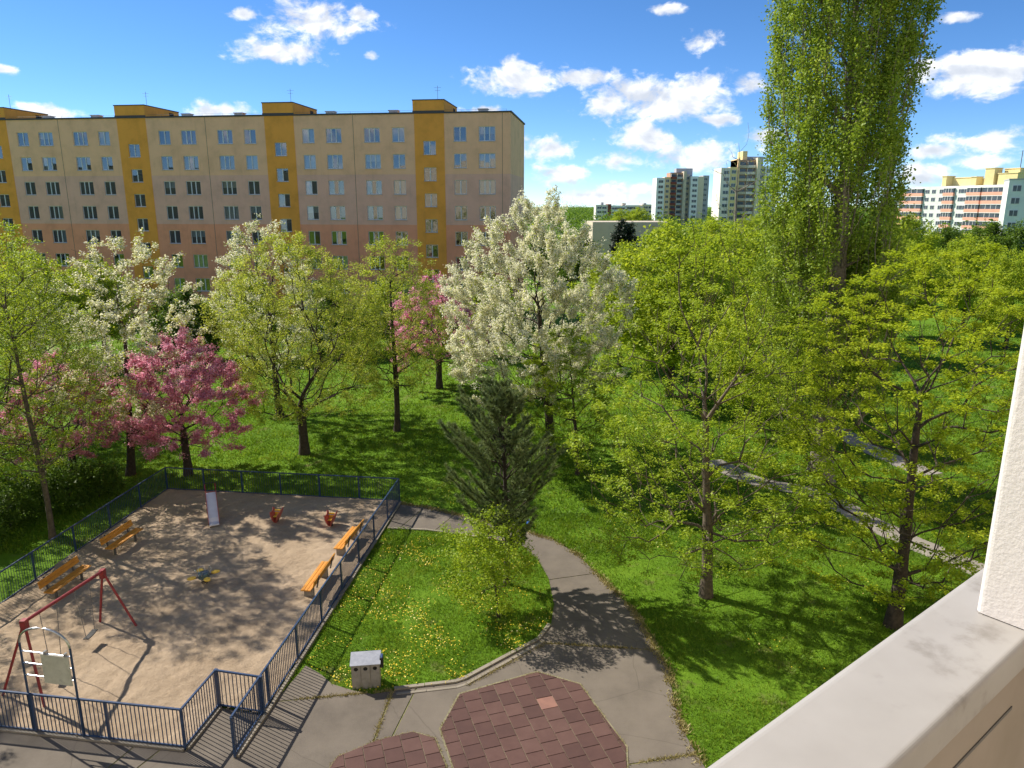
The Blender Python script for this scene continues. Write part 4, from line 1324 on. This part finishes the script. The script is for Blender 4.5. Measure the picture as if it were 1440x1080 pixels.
def kites(C, size, r, up=0.5, aspect=0.62, fold=0.25):
    """leaf-shaped folded kites at C"""
    n = len(C)
    nrm = r.normal(0, 1, (n, 3)); nrm /= np.linalg.norm(nrm, axis=1, keepdims=True)
    nrm[:, 2] = np.abs(nrm[:, 2]); nrm[:, 2] += up
    nrm /= np.linalg.norm(nrm, axis=1, keepdims=True)
    x = r.normal(0, 1, (n, 3)); x -= nrm * (x * nrm).sum(1, keepdims=True); x /= np.linalg.norm(x, axis=1, keepdims=True)
    y = np.cross(nrm, x)
    s = (size * r.uniform(0.6, 1.35, n))[:, None]
    a = C - x * s * 0.5; c = C + x * s * 0.5
    m = C - x * s * 0.08
    b = m + y * s * aspect * 0.5 + nrm * s * fold * 0.5; d = m - y * s * aspect * 0.5 + nrm * s * fold * 0.5
    V = np.stack([a, b, c, d], 1).reshape(-1, 3)
    F = np.arange(4 * n).reshape(n, 4)
    return V, F


def skeleton(base, fork, top, targets, r, bf=0.45, zs=0.8, up_pen=0.8, step=0.55, wig=0.06, lean=(0, 0), curve=0.45):
    """trunk from base to top, then every target joined to the cheapest node of the tree"""
    cap = 60000
    Pn = np.zeros((cap, 3)); par = np.full(cap, -1); plen = np.zeros(cap); dr = np.zeros((cap, 3))
    H = top - base[2]
    nt = max(4, int(H / 0.6))
    for i in range(nt + 1):
        t = i / nt
        w1 = wig * math.sin(t * 5 + r.random() * 0.4) * (t > 0) * H * 0.12
        Pn[i] = (base[0] + lean[0] * t + w1, base[1] + lean[1] * t + w1 * 0.6 * math.cos(3 * t), base[2] + H * t)
        par[i] = i - 1
        plen[i] = 0 if i == 0 else plen[i - 1] + 0.35 * H / nt
        dr[i] = (0, 0, 1)
    n = nt + 1
    ok_from = next(i for i in range(n) if Pn[i, 2] >= min(fork, top - 0.01))
    ax = Pn[:n].copy()
    dd = np.array([np.min(np.linalg.norm((ax - t) * [1, 1, zs], axis=1)) for t in targets])
    for t in targets[np.argsort(dd)]:
        q = Pn[ok_from:n]
        v = q - t
        hd = np.hypot(v[:, 0], v[:, 1])
        dist = np.sqrt(v[:, 0] ** 2 + v[:, 1] ** 2 + (v[:, 2] * zs) ** 2)
        cost = dist + bf * plen[ok_from:n] + up_pen * np.maximum(0, v[:, 2] + 0.35 * hd)
        j = ok_from + int(np.argmin(cost))
        p0 = Pn[j]; L = np.linalg.norm(t - p0)
        if L < 0.05: continue
        k = max(1, int(L / step))
        dv = (t - p0) / L
        c = p0 + (dr[j] * 0.5 + dv * 0.5) * L * curve
        prev = j
        for i in range(1, k + 1):
            u = i / k
            pt = (1 - u) ** 2 * p0 + 2 * u * (1 - u) * c + u * u * t
            if i < k: pt = pt + r.normal(0, wig * 0.5 * min(L, 1.5), 3)
            Pn[n] = pt; par[n] = prev; s = np.linalg.norm(pt - Pn[prev]); plen[n] = plen[prev] + s
            dr[n] = (pt - Pn[prev]) / max(s, 1e-6)
            prev = n; n += 1
            if n >= cap - 50: break
        if n >= cap - 50: break
    Pn = Pn[:n]; par = par[:n]; dr = dr[:n]
    cnt = np.zeros(n); haschild = np.zeros(n, bool)
    for i in range(n - 1, 0, -1):
        if not haschild[i]: cnt[i] = 1
        cnt[par[i]] += cnt[i]; haschild[par[i]] = True
    return Pn, par, cnt, dr, haschild, nt


def tree_meshes(seed, z0, z1, prof, n_t, trunk_r, fork, leaf, bark, bf=0.45, zs=0.8, up_pen=0.8, tip=0.007, trunk_top=0.75, crown_off=(0, 0), lean=(0, 0), shell=0.5, lump=0.3,
                nleaf=20000, lsize=0.12, sigma=0.16, up=0.5, anchors=3, flat=0.7, spikes=0, spike_len=0.7, wig=0.06, step=0.55, leaf2=None, frac2=0.0, droop=0.0, aspect=0.62, curve=0.45, spike_up=0.9):
    r = np.random.default_rng(seed)
    pr = np.array(prof)
    # targets through the crown, uneven outline
    tt = []
    ph = r.uniform(0, 6.28, 6); fr = r.integers(1, 5, 6)
    while len(tt) < n_t:
        t = r.random(); Rr = np.interp(t, pr[:, 0], pr[:, 1])
        if r.random() > (Rr / pr[:, 1].max()) ** 1.6 + 0.05: continue
        a = r.uniform(0, 2 * np.pi)
        lum = 1 + lump * (0.5 * math.sin(fr[0] * a + ph[0] + 4 * t) + 0.4 * math.sin(fr[1] * a + ph[1] - 7 * t) + 0.5 * math.sin(fr[2] * a + 11 * t + ph[2]))
        rho = Rr * lum * (r.random() ** (0.5 - 0.25 * shell))
        tt.append((crown_off[0] + rho * math.cos(a), crown_off[1] + rho * math.sin(a), z0 + (z1 - z0) * t - droop * (rho / max(Rr, 0.1)) ** 2))
    tg = np.array(tt)
    Pn, par, cnt, dr, hc, nt = skeleton((0, 0, -0.15), fork, z0 + (z1 - z0) * trunk_top, tg, r, bf, zs, up_pen, step, wig, lean=(crown_off[0] * 0.7 + lean[0], crown_off[1] * 0.7 + lean[1]), curve=curve)
    e = math.log(trunk_r / tip) / math.log(max(cnt[0], 2))
    rad = tip * np.maximum(cnt, 1) ** e
    rad[0] *= 1.5; rad[1] *= 1.12
    ch = np.arange(1, len(Pn)); pa_ = par[1:]
    r1 = rad[ch]; r0 = np.minimum(rad[pa_], r1 * 1.6)
    tk = ch <= nt
    r0[tk] = rad[pa_[tk]]
    VV = []; FF = []; o = 0
    for (lo, hi, n) in ((0.06, 9, 9), (0.02, 0.06, 5), (0, 0.02, 3)):
        k = (r1 >= lo) & (r1 < hi)
        if k.any():
            V, F = frusta(Pn[pa_[k]], Pn[ch[k]], r0[k], r1[k], n); VV.append(V); FF.append(F + o); o += len(V)
    # spikes: straight shoots from the tips
    an = np.where((cnt <= anchors) & (np.arange(len(Pn)) > nt))[0]
    A = Pn[an]; W = np.ones(len(A))
    if spikes:
        tips = np.where((~hc) & (np.arange(len(Pn)) > nt))[0]
        S0 = []; S1 = []
        for q in tips:
            for _ in range(spikes):
                out = np.array([Pn[q, 0] - crown_off[0], Pn[q, 1] - crown_off[1], 0.0]); out /= max(np.linalg.norm(out), 0.1)
                d = dr[q] * 0.6 + out * 0.45 + np.array([0, 0, spike_up]) + r.normal(0, 0.35, 3); d /= np.linalg.norm(d)
                S0.append(Pn[q]); S1.append(Pn[q] + d * spike_len * r.uniform(0.5, 1.4))
        S0 = np.array(S0); S1 = np.array(S1)
        V, F = frusta(S0, S1, np.full(len(S0), tip), np.full(len(S0), tip * 0.6), 3); VV.append(V); FF.append(F + o); o += len(V)
        q = 9
        u = r.random((len(S0), q, 1))
        A2 = (S0[:, None] * (1 - u) + S1[:, None] * u).reshape(-1, 3)
        A = np.concatenate([A, A2])
    trunk = np_mesh('trunk', np.concatenate(VV), np.concatenate(FF), bark, True)
    i = r.integers(0, len(A), nleaf)
    g_ = r.normal(0, 1, (nleaf, 3)) * sigma; g_[:, 2] *= flat
    C = A[i] + g_
    # leaves also fill along the twig towards the parent
    C = C[C[:, 2] > 0.25]
    k = r.random(len(C)) < frac2
    out = []
    V, F = kites(C[~k], lsize, r, up, aspect); out.append(('crown', np_mesh('crown', V, F, leaf)))
    if leaf2 is not None and k.any():
        V, F = kites(C[k], lsize, r, up, aspect); out.append(('blossom' if 'blossom' in leaf2.name else 'young_leaves', np_mesh('crown', V, F, leaf2)))
    return trunk, out


def place(name, label, meshes, x, y, rz=0.0, sc=1.0, group=None, cat='tree', z=0.0):
    root = tag(empty(name, (x, y, z), rz), label, cat, group)
    root.scale = (sc, sc, sc)
    link('trunk', meshes[0], root)
    for nm, me in meshes[1]: tag(link(nm, me, root), kind='stuff')
    return root


L_MAPLE = leaf_mat('leaves_maple_spring', (0.24, 0.36, 0.02), (0.38, 0.50, 0.035), (0.53, 0.59, 0.07))
L_YEL = leaf_mat('leaves_yellow_green', (0.26, 0.37, 0.02), (0.43, 0.53, 0.03), (0.58, 0.60, 0.06))
L_FRESH = leaf_mat('leaves_fresh_green', (0.28, 0.40, 0.025), (0.44, 0.54, 0.05), (0.56, 0.60, 0.09))
L_OLIVE = leaf_mat('leaves_soft_olive', (0.36, 0.42, 0.06), (0.51, 0.55, 0.11), (0.62, 0.64, 0.18))
L_POP = leaf_mat('leaves_poplar', (0.17, 0.27, 0.03), (0.31, 0.43, 0.045), (0.47, 0.55, 0.08), 0.4, 0.5)
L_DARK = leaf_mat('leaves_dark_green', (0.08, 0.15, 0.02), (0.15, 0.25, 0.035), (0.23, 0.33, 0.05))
L_PINK = leaf_mat('blossom_pink', (0.78, 0.30, 0.42), (0.88, 0.44, 0.57), (0.92, 0.62, 0.71), 0.5, 0.8, (1, 1, 1))
L_PINK2 = leaf_mat('blossom_dusky_pink', (0.50, 0.17, 0.21), (0.68, 0.30, 0.35), (0.74, 0.42, 0.42), 0.5, 0.8, (1, 1, 1))
L_WHITE = leaf_mat('blossom_white', (0.76, 0.75, 0.52), (0.88, 0.87, 0.70), (0.93, 0.92, 0.82), 0.48, 0.7, (1, 0.97, 0.85))
L_NEEDLE = leaf_mat('pine_needles', (0.09, 0.145, 0.055), (0.20, 0.26, 0.10), (0.38, 0.42, 0.19), 0.15, 1.2)
L_SPRUCE = leaf_mat('conifer_dark', (0.012, 0.025, 0.014), (0.03, 0.05, 0.025), None, 0.1)

# 1 big maple in front of the lawn
bx = at(993, 838)
place('maple_tree', 'airy yellow-green maple with forked bare limbs, casting shadow across the near lawn',
      tree_meshes(101, 1.6, 13.1, [(0, 2.4), (0.12, 4.0), (0.35, 4.35), (0.6, 3.7), (0.8, 2.8), (0.93, 1.7), (1, 0.6)], 950, 0.19, 1.9, L_MAPLE, M_BARK2, bf=0.35, zs=0.75, up_pen=1.2, trunk_top=0.42,
                  crown_off=(-0.5, 0.0), nleaf=46000, lsize=0.088, sigma=0.115, flat=0.55, up=0.9, lump=0.2, shell=0.35, anchors=2, curve=0.6), *bx)
# 2 tree beside the balcony wall
bx = at(1255, 880)
place('maple_tree', 'yellow-leaved maple with dark twin trunk rising beside the white balcony wall',
      tree_meshes(102, 1.0, 12.3, [(0, 1.8), (0.15, 4.0), (0.4, 5.0), (0.65, 4.7), (0.85, 3.4), (1, 1.1)], 1050, 0.22, 1.6, L_YEL, M_BARK, bf=0.4, zs=0.8, up_pen=1.0, trunk_top=0.55,
                  crown_off=(0.5, 0.9), nleaf=76000, lsize=0.098, sigma=0.12, flat=0.45, up=1.1, lump=0.3, shell=0.5, anchors=3, curve=0.55), *bx)
# 3 poplar
bx = at(1152, 676)
place('poplar_tree', 'very tall columnar poplar reaching out of the picture',
      tree_meshes(103, 2.6, 28.0, [(0, 1.7), (0.08, 2.7), (0.25, 3.0), (0.5, 3.0), (0.75, 2.8), (0.92, 1.6), (1, 0.4)], 950, 0.55, 1.3, L_POP, M_BARK3, bf=0.25, zs=0.22, up_pen=1.5, tip=0.014, trunk_top=0.82,
                  crown_off=(-0.55, 0.2), nleaf=200000, lsize=0.115, sigma=0.19, flat=1.25, up=0.15, lump=0.22, shell=0.45, anchors=5, wig=0.03, step=0.8, curve=0.25, spikes=1, spike_len=1.4, spike_up=3.0, aspect=0.8), *bx)
# 4 white blossom tree
bx = at(775, 640)
place('cherry_tree', 'large cream-white blossoming cherry tree beside the end of the panel block',
      tree_meshes(104, 3.2, 13.6, [(0, 2.6), (0.12, 4.2), (0.35, 4.6), (0.6, 3.8), (0.8, 2.6), (0.93, 1.4), (1, 0.5)], 760, 0.24, 2.4, L_FRESH, M_BARK, bf=0.35, zs=0.8, up_pen=0.7, trunk_top=0.45,
                  crown_off=(-0.95, 0.0), nleaf=160000, lsize=0.085, sigma=0.085, flat=0.9, up=0.3, lump=0.22, shell=0.6, anchors=2, spikes=3, spike_len=0.85, leaf2=L_WHITE, frac2=0.88, aspect=0.9), *bx)
# 5 green tree in front of it
bx = at(812, 668)
place('young_maple_tree', 'small yellow-green tree growing in front of the white blossom tree',
      tree_meshes(105, 1.3, 7.6, [(0, 1.5), (0.25, 3.0), (0.6, 2.8), (0.85, 1.8), (1, 0.5)], 420, 0.10, 1.3, L_MAPLE, M_BARK, bf=0.4, nleaf=26000, lsize=0.095, sigma=0.12, flat=0.5, up=0.9, crown_off=(-0.6, 0.2)), *bx)
# 6 round green tree by the slide
bx = at(428, 638)
m6 = tree_meshes(106, 2.3, 12.0, [(0, 2.6), (0.15, 4.3), (0.4, 4.7), (0.65, 4.2), (0.85, 2.9), (1, 0.8)], 820, 0.24, 1.8, L_OLIVE, M_BARK, bf=0.45, zs=0.85, up_pen=0.8, trunk_top=0.06,
                 nleaf=66000, lsize=0.09, sigma=0.14, flat=0.8, up=0.5, lump=0.18, shell=0.55, curve=0.6, leaf2=L_FRESH, frac2=0.4)
place('cherry_tree', 'broad soft-green cherry tree with dark forked trunk on the sunny lawn', m6, *bx)
# 7 slender green tree
bx = at(558, 606)
place('lime_tree', 'slender olive-green tree with straight thin trunk on the lawn',
      tree_meshes(107, 2.6, 11.8, [(0, 1.8), (0.2, 3.5), (0.5, 3.7), (0.75, 2.9), (0.92, 1.7), (1, 0.6)], 700, 0.17, 2.4, L_OLIVE, M_BARK, bf=0.45, zs=0.8, up_pen=0.9, trunk_top=0.7,
                  nleaf=40000, lsize=0.088, sigma=0.14, flat=0.7, lump=0.25, leaf2=L_MAPLE, frac2=0.5), *bx)
# 8 pink cherry by the playground
bx = at(265, 668)
m8 = tree_meshes(108, 2.0, 7.5, [(0, 1.8), (0.25, 2.8), (0.55, 2.9), (0.8, 2.2), (1, 0.8)], 380, 0.19, 1.2, L_PINK2, M_BARK, bf=0.4, zs=0.9, up_pen=0.6, trunk_top=0.08,
                 nleaf=56000, lsize=0.09, sigma=0.10, flat=0.8, lump=0.25, droop=0.9, spikes=2, spike_len=0.6, spike_up=0.2, leaf2=L_PINK, frac2=0.8, aspect=0.85, shell=0.6)
place('cherry_tree', 'pink blossoming cherry tree right behind the playground slide', m8, *bx, group=None)
bx = at(105, 668)
place('cherry_tree', 'pink cherry half hidden behind the green trees at the orange benches', m8, *bx, rz=1.9, sc=0.85)
bx = at(618, 546)
place('cherry_tree', 'pink blossoming cherry tree in front of the block, between green and white trees', m8, *bx, rz=4.0, sc=1.15)
# 9 white airy cherries at the left
bx = at(183, 668)
m9 = tree_meshes(109, 2.6, 11.6, [(0, 1.6), (0.2, 2.8), (0.5, 3.0), (0.75, 2.2), (0.92, 1.4), (1, 0.5)], 300, 0.19, 1.4, L_OLIVE, M_BARK, bf=0.4, zs=0.8, up_pen=0.8, trunk_top=0.55, crown_off=(1.0, 0),
                 nleaf=30000, lsize=0.095, sigma=0.09, flat=0.8, spikes=2, spike_len=0.9, spike_up=0.35, leaf2=L_WHITE, frac2=0.72, aspect=0.9, shell=0.6)
place('cherry_tree', 'airy white cherry with dark split trunk behind the pink cherry', m9, *bx)
q = atY(395, 600, 47); place('cherry_tree', 'white blossoming cherry whose top shows above the broad soft-green tree', m9, q.x, 47, rz=2.2, sc=1.04)
q = atY(120, 600, 44); place('cherry_tree', 'white cherry behind the green trees at the left, near the block', m9, q.x, 44, rz=4.1, sc=0.66)
# 10 left green trees
bx = at(74, 757)
place('maple_tree', 'yellow-green tree with thin pale trunk behind the orange benches',
      tree_meshes(110, 3.0, 12.9, [(0, 1.6), (0.2, 3.2), (0.5, 3.6), (0.8, 2.6), (1, 0.8)], 700, 0.11, 2.8, L_MAPLE, M_BARK2, bf=0.4, zs=0.75, up_pen=1.0, trunk_top=0.6, crown_off=(-0.6, 0.3),
                  nleaf=27000, lsize=0.085, sigma=0.125, flat=0.6, up=0.8, lump=0.25), *bx)
place('maple_tree', 'thick-trunked green tree at the railing corner left of the orange benches',
      tree_meshes(111, 1.9, 14.4, [(0, 2.6), (0.2, 4.4), (0.5, 4.6), (0.8, 3.2), (1, 1.0)], 850, 0.26, 1.5, L_FRESH, M_BARK, bf=0.4, zs=0.8, up_pen=0.8, trunk_top=0.5,
                  nleaf=42000, lsize=0.092, sigma=0.13, flat=0.7, up=0.7, lump=0.25, leaf2=L_YEL, frac2=0.5), -23.2, 31.0)
mL = tree_meshes(112, 2.2, 11.2, [(0, 2.4), (0.2, 4.0), (0.5, 4.3), (0.8, 3.0), (1, 0.9)], 560, 0.22, 1.8, L_FRESH, M_BARK2, nleaf=32000, lsize=0.10, sigma=0.14, flat=0.7, up=0.6, lump=0.25)
place('maple_tree', 'dense green tree shading the swing from beyond the playground', mL, -25.2, 22.2)
place('maple_tree', 'dense green tree shading the front railing', mL, -21.5, 16.6, rz=2.0, sc=0.9)
q = atY(20, 600, 40); place('maple_tree', 'bright green tree in front of the block at the picture edge', mL, q.x - 2.2, 41, rz=4.0, sc=1.12)

# 11 pine with upswept bottlebrush branches
def pine(seed, H):
    r = np.random.default_rng(seed)
    P0 = []; P1 = []; r0 = []; r1 = []; NC = []; ND = []
    def seg(a, b, ra, rb): P0.append(a); P1.append(b); r0.append(ra); r1.append(rb)
    tr = lambda z: np.array([0.05 * math.sin(z * 0.8) - 0.02 * z * 0.4, 0.05 * math.cos(z), z])
    zs_ = np.linspace(-0.15, H, 26)
    for a, b in zip(zs_[:-1], zs_[1:]): seg(tr(a), tr(b), 0.11 * (1 - a / H) ** 0.8 + 0.012, 0.11 * (1 - b / H) ** 0.8 + 0.012)
    z = 1.5
    while z < H - 0.25:
        t = (z - 1.7) / (H - 1.7)
        Lb = float(np.interp(t, [0, 0.15, 0.4, 0.7, 0.9, 1], [1.3, 1.9, 1.75, 1.1, 0.6, 0.3]))
        nb = r.integers(6, 8)
        a0 = r.uniform(0, 6.28)
        for k in range(nb):
            a = a0 + 6.283 * k / nb + r.normal(0, 0.2); L = Lb * r.uniform(0.45, 1.2) * (1.12 if math.cos(a - 3.5) > 0 else 0.88)
            p = tr(z + r.normal(0, 0.06)); up_ = 0.42 + 0.75 * t + r.normal(0, 0.08)
            ns = max(3, int(L / 0.22)); prev = p
            for i in range(1, ns + 1):
                u = i / ns
                q = p + np.array([math.cos(a), math.sin(a), 0]) * L * u + np.array([0, 0, L * (up_ * u + 0.35 * u * u)])
                q = q + r.normal(0, 0.025, 3)
                seg(prev, q, 0.028 * (1 - u * 0.75), 0.028 * (1 - u * 0.8))
                if u > 0.3:
                    if u > 0.6: NC.append((prev, q))
                    for s in (-1, 1):
                        if r.random() < 0.85:
                            aa = a + s * r.uniform(0.5, 1.0); l2 = (0.30 + 0.32 * (1 - u)) * L * 0.42 * r.uniform(0.7, 1.3) + 0.1
                            e = q + np.array([math.cos(aa), math.sin(aa), r.uniform(0.6, 1.3)]) * l2 * 0.85
                            seg(q, e, 0.010, 0.006); NC.append(((q + e) / 2, e)); NC.append((q, (q + e) / 2))
                prev = q
        z += 0.37 * r.uniform(0.75, 1.25)
    P0 = np.array(P0); P1 = np.array(P1); r0 = np.array(r0); r1 = np.array(r1)
    V, F = frusta(P0, P1, r0, r1, 5)
    trunk = np_mesh('trunk', V, F, M_BARK)
    A = np.array([q[0] for q in NC]); B = np.array([q[1] for q in NC])
    m = 105
    n = len(A) * m
    i = np.repeat(np.arange(len(A)), m); u = r.random((n, 1))
    c = A[i] * (1 - u) + B[i] * u
    d = (B[i] - A[i]); d /= np.linalg.norm(d, axis=1, keepdims=True)
    rv = r.normal(0, 1, (n, 3)); rv -= d * (rv * d).sum(1, keepdims=True); rv /= np.linalg.norm(rv, axis=1, keepdims=True)
    nd = rv * 0.85 + d * r.uniform(0.5, 1.1, (n, 1)); nd /= np.linalg.norm(nd, axis=1, keepdims=True)
    wv = np.cross(nd, r.normal(0, 1, (n, 3))); wv /= np.linalg.norm(wv, axis=1, keepdims=True)
    l = r.uniform(0.09, 0.15, (n, 1))
    V = np.concatenate([c - wv * 0.009, c + wv * 0.009, c + nd * l]); F = np.stack([np.arange(n), np.arange(n) + n, np.arange(n) + 2 * n], 1)
    return trunk, [('crown', np_mesh('crown', V, F, L_NEEDLE))]
bx = at(712, 822)
place('pine_tree', 'dark young pine with upswept needle branches standing on the dandelion lawn', pine(7, 7.15), *bx)
bx = at(701, 868)
place('sapling', 'yellow-green sapling growing at the foot of the pine',
      tree_meshes(115, 0.6, 3.9, [(0, 0.8), (0.3, 1.5), (0.65, 1.35), (1, 0.4)], 260, 0.035, 0.5, L_MAPLE, M_BARK, tip=0.004, nleaf=9500, lsize=0.085, sigma=0.12, flat=0.8, crown_off=(-0.4, 0)), *bx)

# 12 trees farther away
mB = tree_meshes(120, 2.2, 12.0, [(0, 2.2), (0.2, 4.2), (0.5, 4.6), (0.8, 3.3), (1, 1.0)], 330, 0.24, 2.0, L_FRESH, M_BARK, nleaf=30000, lsize=0.24, sigma=0.33, flat=0.75, lump=0.25, shell=0.65)
mD = tree_meshes(121, 1.0, 10.5, [(0, 3.4), (0.2, 4.8), (0.5, 5.0), (0.8, 3.4), (1, 1.0)], 330, 0.24, 1.5, L_DARK, M_BARK, nleaf=26000, lsize=0.30, sigma=0.4, flat=0.75, lump=0.25, shell=0.65)
far_list = [
    (955, 52, 0, 1.02, 'mB', 'leafy green tree behind the near maple, tops level with the tower blocks'),
    (1040, 60, 1, 0.98, 'mB', 'leafy green tree behind the maple, near the poplar'),
    (880, 62, 2, 0.86, 'mB', 'leafy green tree between white cherry and near maple'),
    (1100, 72, 3, 0.95, 'mB', 'green tree behind the poplar foot'),
    (1088, 44, 2, 0.74, 'mB', 'bushy green tree standing beside the poplar trunk'),
    (1222, 66, 5, 0.8, 'mB', 'green tree on the lawn just behind the poplar'),
    (1278, 76, 2, 0.82, 'mB', 'light green tree on the open lawn between poplar and yellow maple'),
    (1378, 82, 0, 0.85, 'mB', 'light green tree standing before the dark trees below the salmon balconies'),
    (1446, 70, 3, 0.78, 'mB', 'light green tree near the white balcony wall, before the dark trees'),
    (1285, 100, 4, 1.0, 'mB', 'light green tree below the mint block beside the poplar'),
    (1340, 118, 0, 0.95, 'mD', 'dark green broad tree in front of the mint block'),
    (1395, 116, 1, 1.02, 'mD', 'dark green tree below the salmon balconies'),
    (1450, 112, 2, 1.05, 'mD', 'dark green tree at the far end of the open lawn'),
    (1235, 125, 3, 0.95, 'mD', 'dark green tree behind the poplar'),
    (1180, 130, 4, 1.0, 'mB', 'light green tree far behind the poplar'),
    (900, 235, 5, 1.05, 'mB', 'light green round tree in front of the distant pastel flats'),
    (876, 240, 1, 1.0, 'mB', 'light green tree beside the round one below the pastel flats'),
    (812, 120, 2, 0.9, 'mD', 'dark green tree beyond the white cherry'),
    (760, 130, 3, 0.9, 'mD', 'dark green tree behind the end wall of the block'),
    (940, 130, 1, 0.85, 'mB', 'green tree in front of the white tower block'),
    (1000, 140, 2, 0.92, 'mB', 'green tree between the two tower blocks'),
    (1060, 150, 3, 0.95, 'mB', 'green tree at the foot of the yellow tower block'),
]
for (px, Y, rz, sc, kd, lab) in far_list:
    q = atY(px, 288, Y); place('broadleaf_tree', lab, mB if kd == 'mB' else mD, q.x, Y, rz * 1.3, sc, 'trees beyond the lawns')
# row of trees before the big block (only crowns show)
for (px, Y, rz, sc, kd, lab) in ((30, 62, 0, 0.8, mB, 'bright green tree close to the block behind the white cherries'), (120, 66, 1, 0.72, mB, 'green tree at the block foot left of the airy white cherry'),
        (240, 64, 2, 0.62, mD, 'dark green tree at the block foot behind the airy white cherry'), (330, 66, 3, 0.62, mB, 'small green tree at the block foot behind the broad soft-green cherry'),
        (450, 68, 4, 0.6, mD, 'dark green tree at the block foot behind the broad soft-green cherry'), (540, 70, 5, 0.55, mB, 'small green tree at the block foot behind the slender tree'),
        (690, 66, 1, 0.62, mB, 'small green tree at the end of the block behind the big white cherry')):
    q = atY(px, 288, Y); place('broadleaf_tree', lab, kd, q.x, Y, rz * 1.1, sc, 'small trees along the foot of the block')
# dense bushes in the shade of the left corner
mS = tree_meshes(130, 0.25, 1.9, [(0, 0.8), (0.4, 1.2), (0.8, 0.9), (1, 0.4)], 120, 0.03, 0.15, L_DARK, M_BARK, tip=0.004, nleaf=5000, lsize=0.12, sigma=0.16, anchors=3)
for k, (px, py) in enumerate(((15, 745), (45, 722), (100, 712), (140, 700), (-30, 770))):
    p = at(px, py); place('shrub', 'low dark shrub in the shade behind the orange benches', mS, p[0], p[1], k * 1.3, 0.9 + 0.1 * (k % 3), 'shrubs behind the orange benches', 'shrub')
# dark conifer and bare tree in the distance
mC = tree_meshes(131, 1.0, 11.4, [(0, 1.6), (0.3, 2.4), (0.6, 2.1), (0.85, 1.3), (1, 0.4)], 260, 0.2, 1.0, L_SPRUCE, M_BARK, nleaf=24000, lsize=0.26, sigma=0.28, shell=0.7, lump=0.3)
q = atY(880, 288, 118); place('conifer_tree', 'dark round conifer before the low flat-roofed building', mC, q.x, 118)
q = atY(1037, 288, 62)
mT = tree_meshes(132, 8.0, 20.0, [(0, 1.0), (0.3, 2.0), (0.7, 1.7), (1, 0.5)], 90, 0.16, 6.0, L_OLIVE, M_BARK3, tip=0.012, bf=0.3, zs=0.5, up_pen=1.4, trunk_top=0.8, nleaf=160, lsize=0.1, sigma=0.2, curve=0.5)
place('bare_tree', 'thin bare-twigged tree rising above the greenery before the yellow tower', mT, q.x, 62)
# continuous far greenery on the skyline
fr_ = np.random.default_rng(77)
C = []
for k in range(700):
    a = fr_.uniform(-0.02, 0.75); D = fr_.uniform(150, 1400)
    x = math.tan(a) * D
    if x < 8: continue
    hh = fr_.uniform(4.5, 9.0) + D * 0.004; c = np.array([x, D, hh * 0.45]); n = 200
    C.append(c + fr_.normal(0, 1, (n, 3)) * np.array([hh * 0.45, hh * 0.45, hh * 0.26]))
C = np.concatenate(C); C = C[C[:, 2] > 0.1]
V, F = kites(C, 1.3, fr_, 0.5)
tag(link('far_woodland', np_mesh('far_woodland', V, F, L_DARK)), 'continuous dark green tree cover between the distant blocks', 'woodland', kind='stuff')
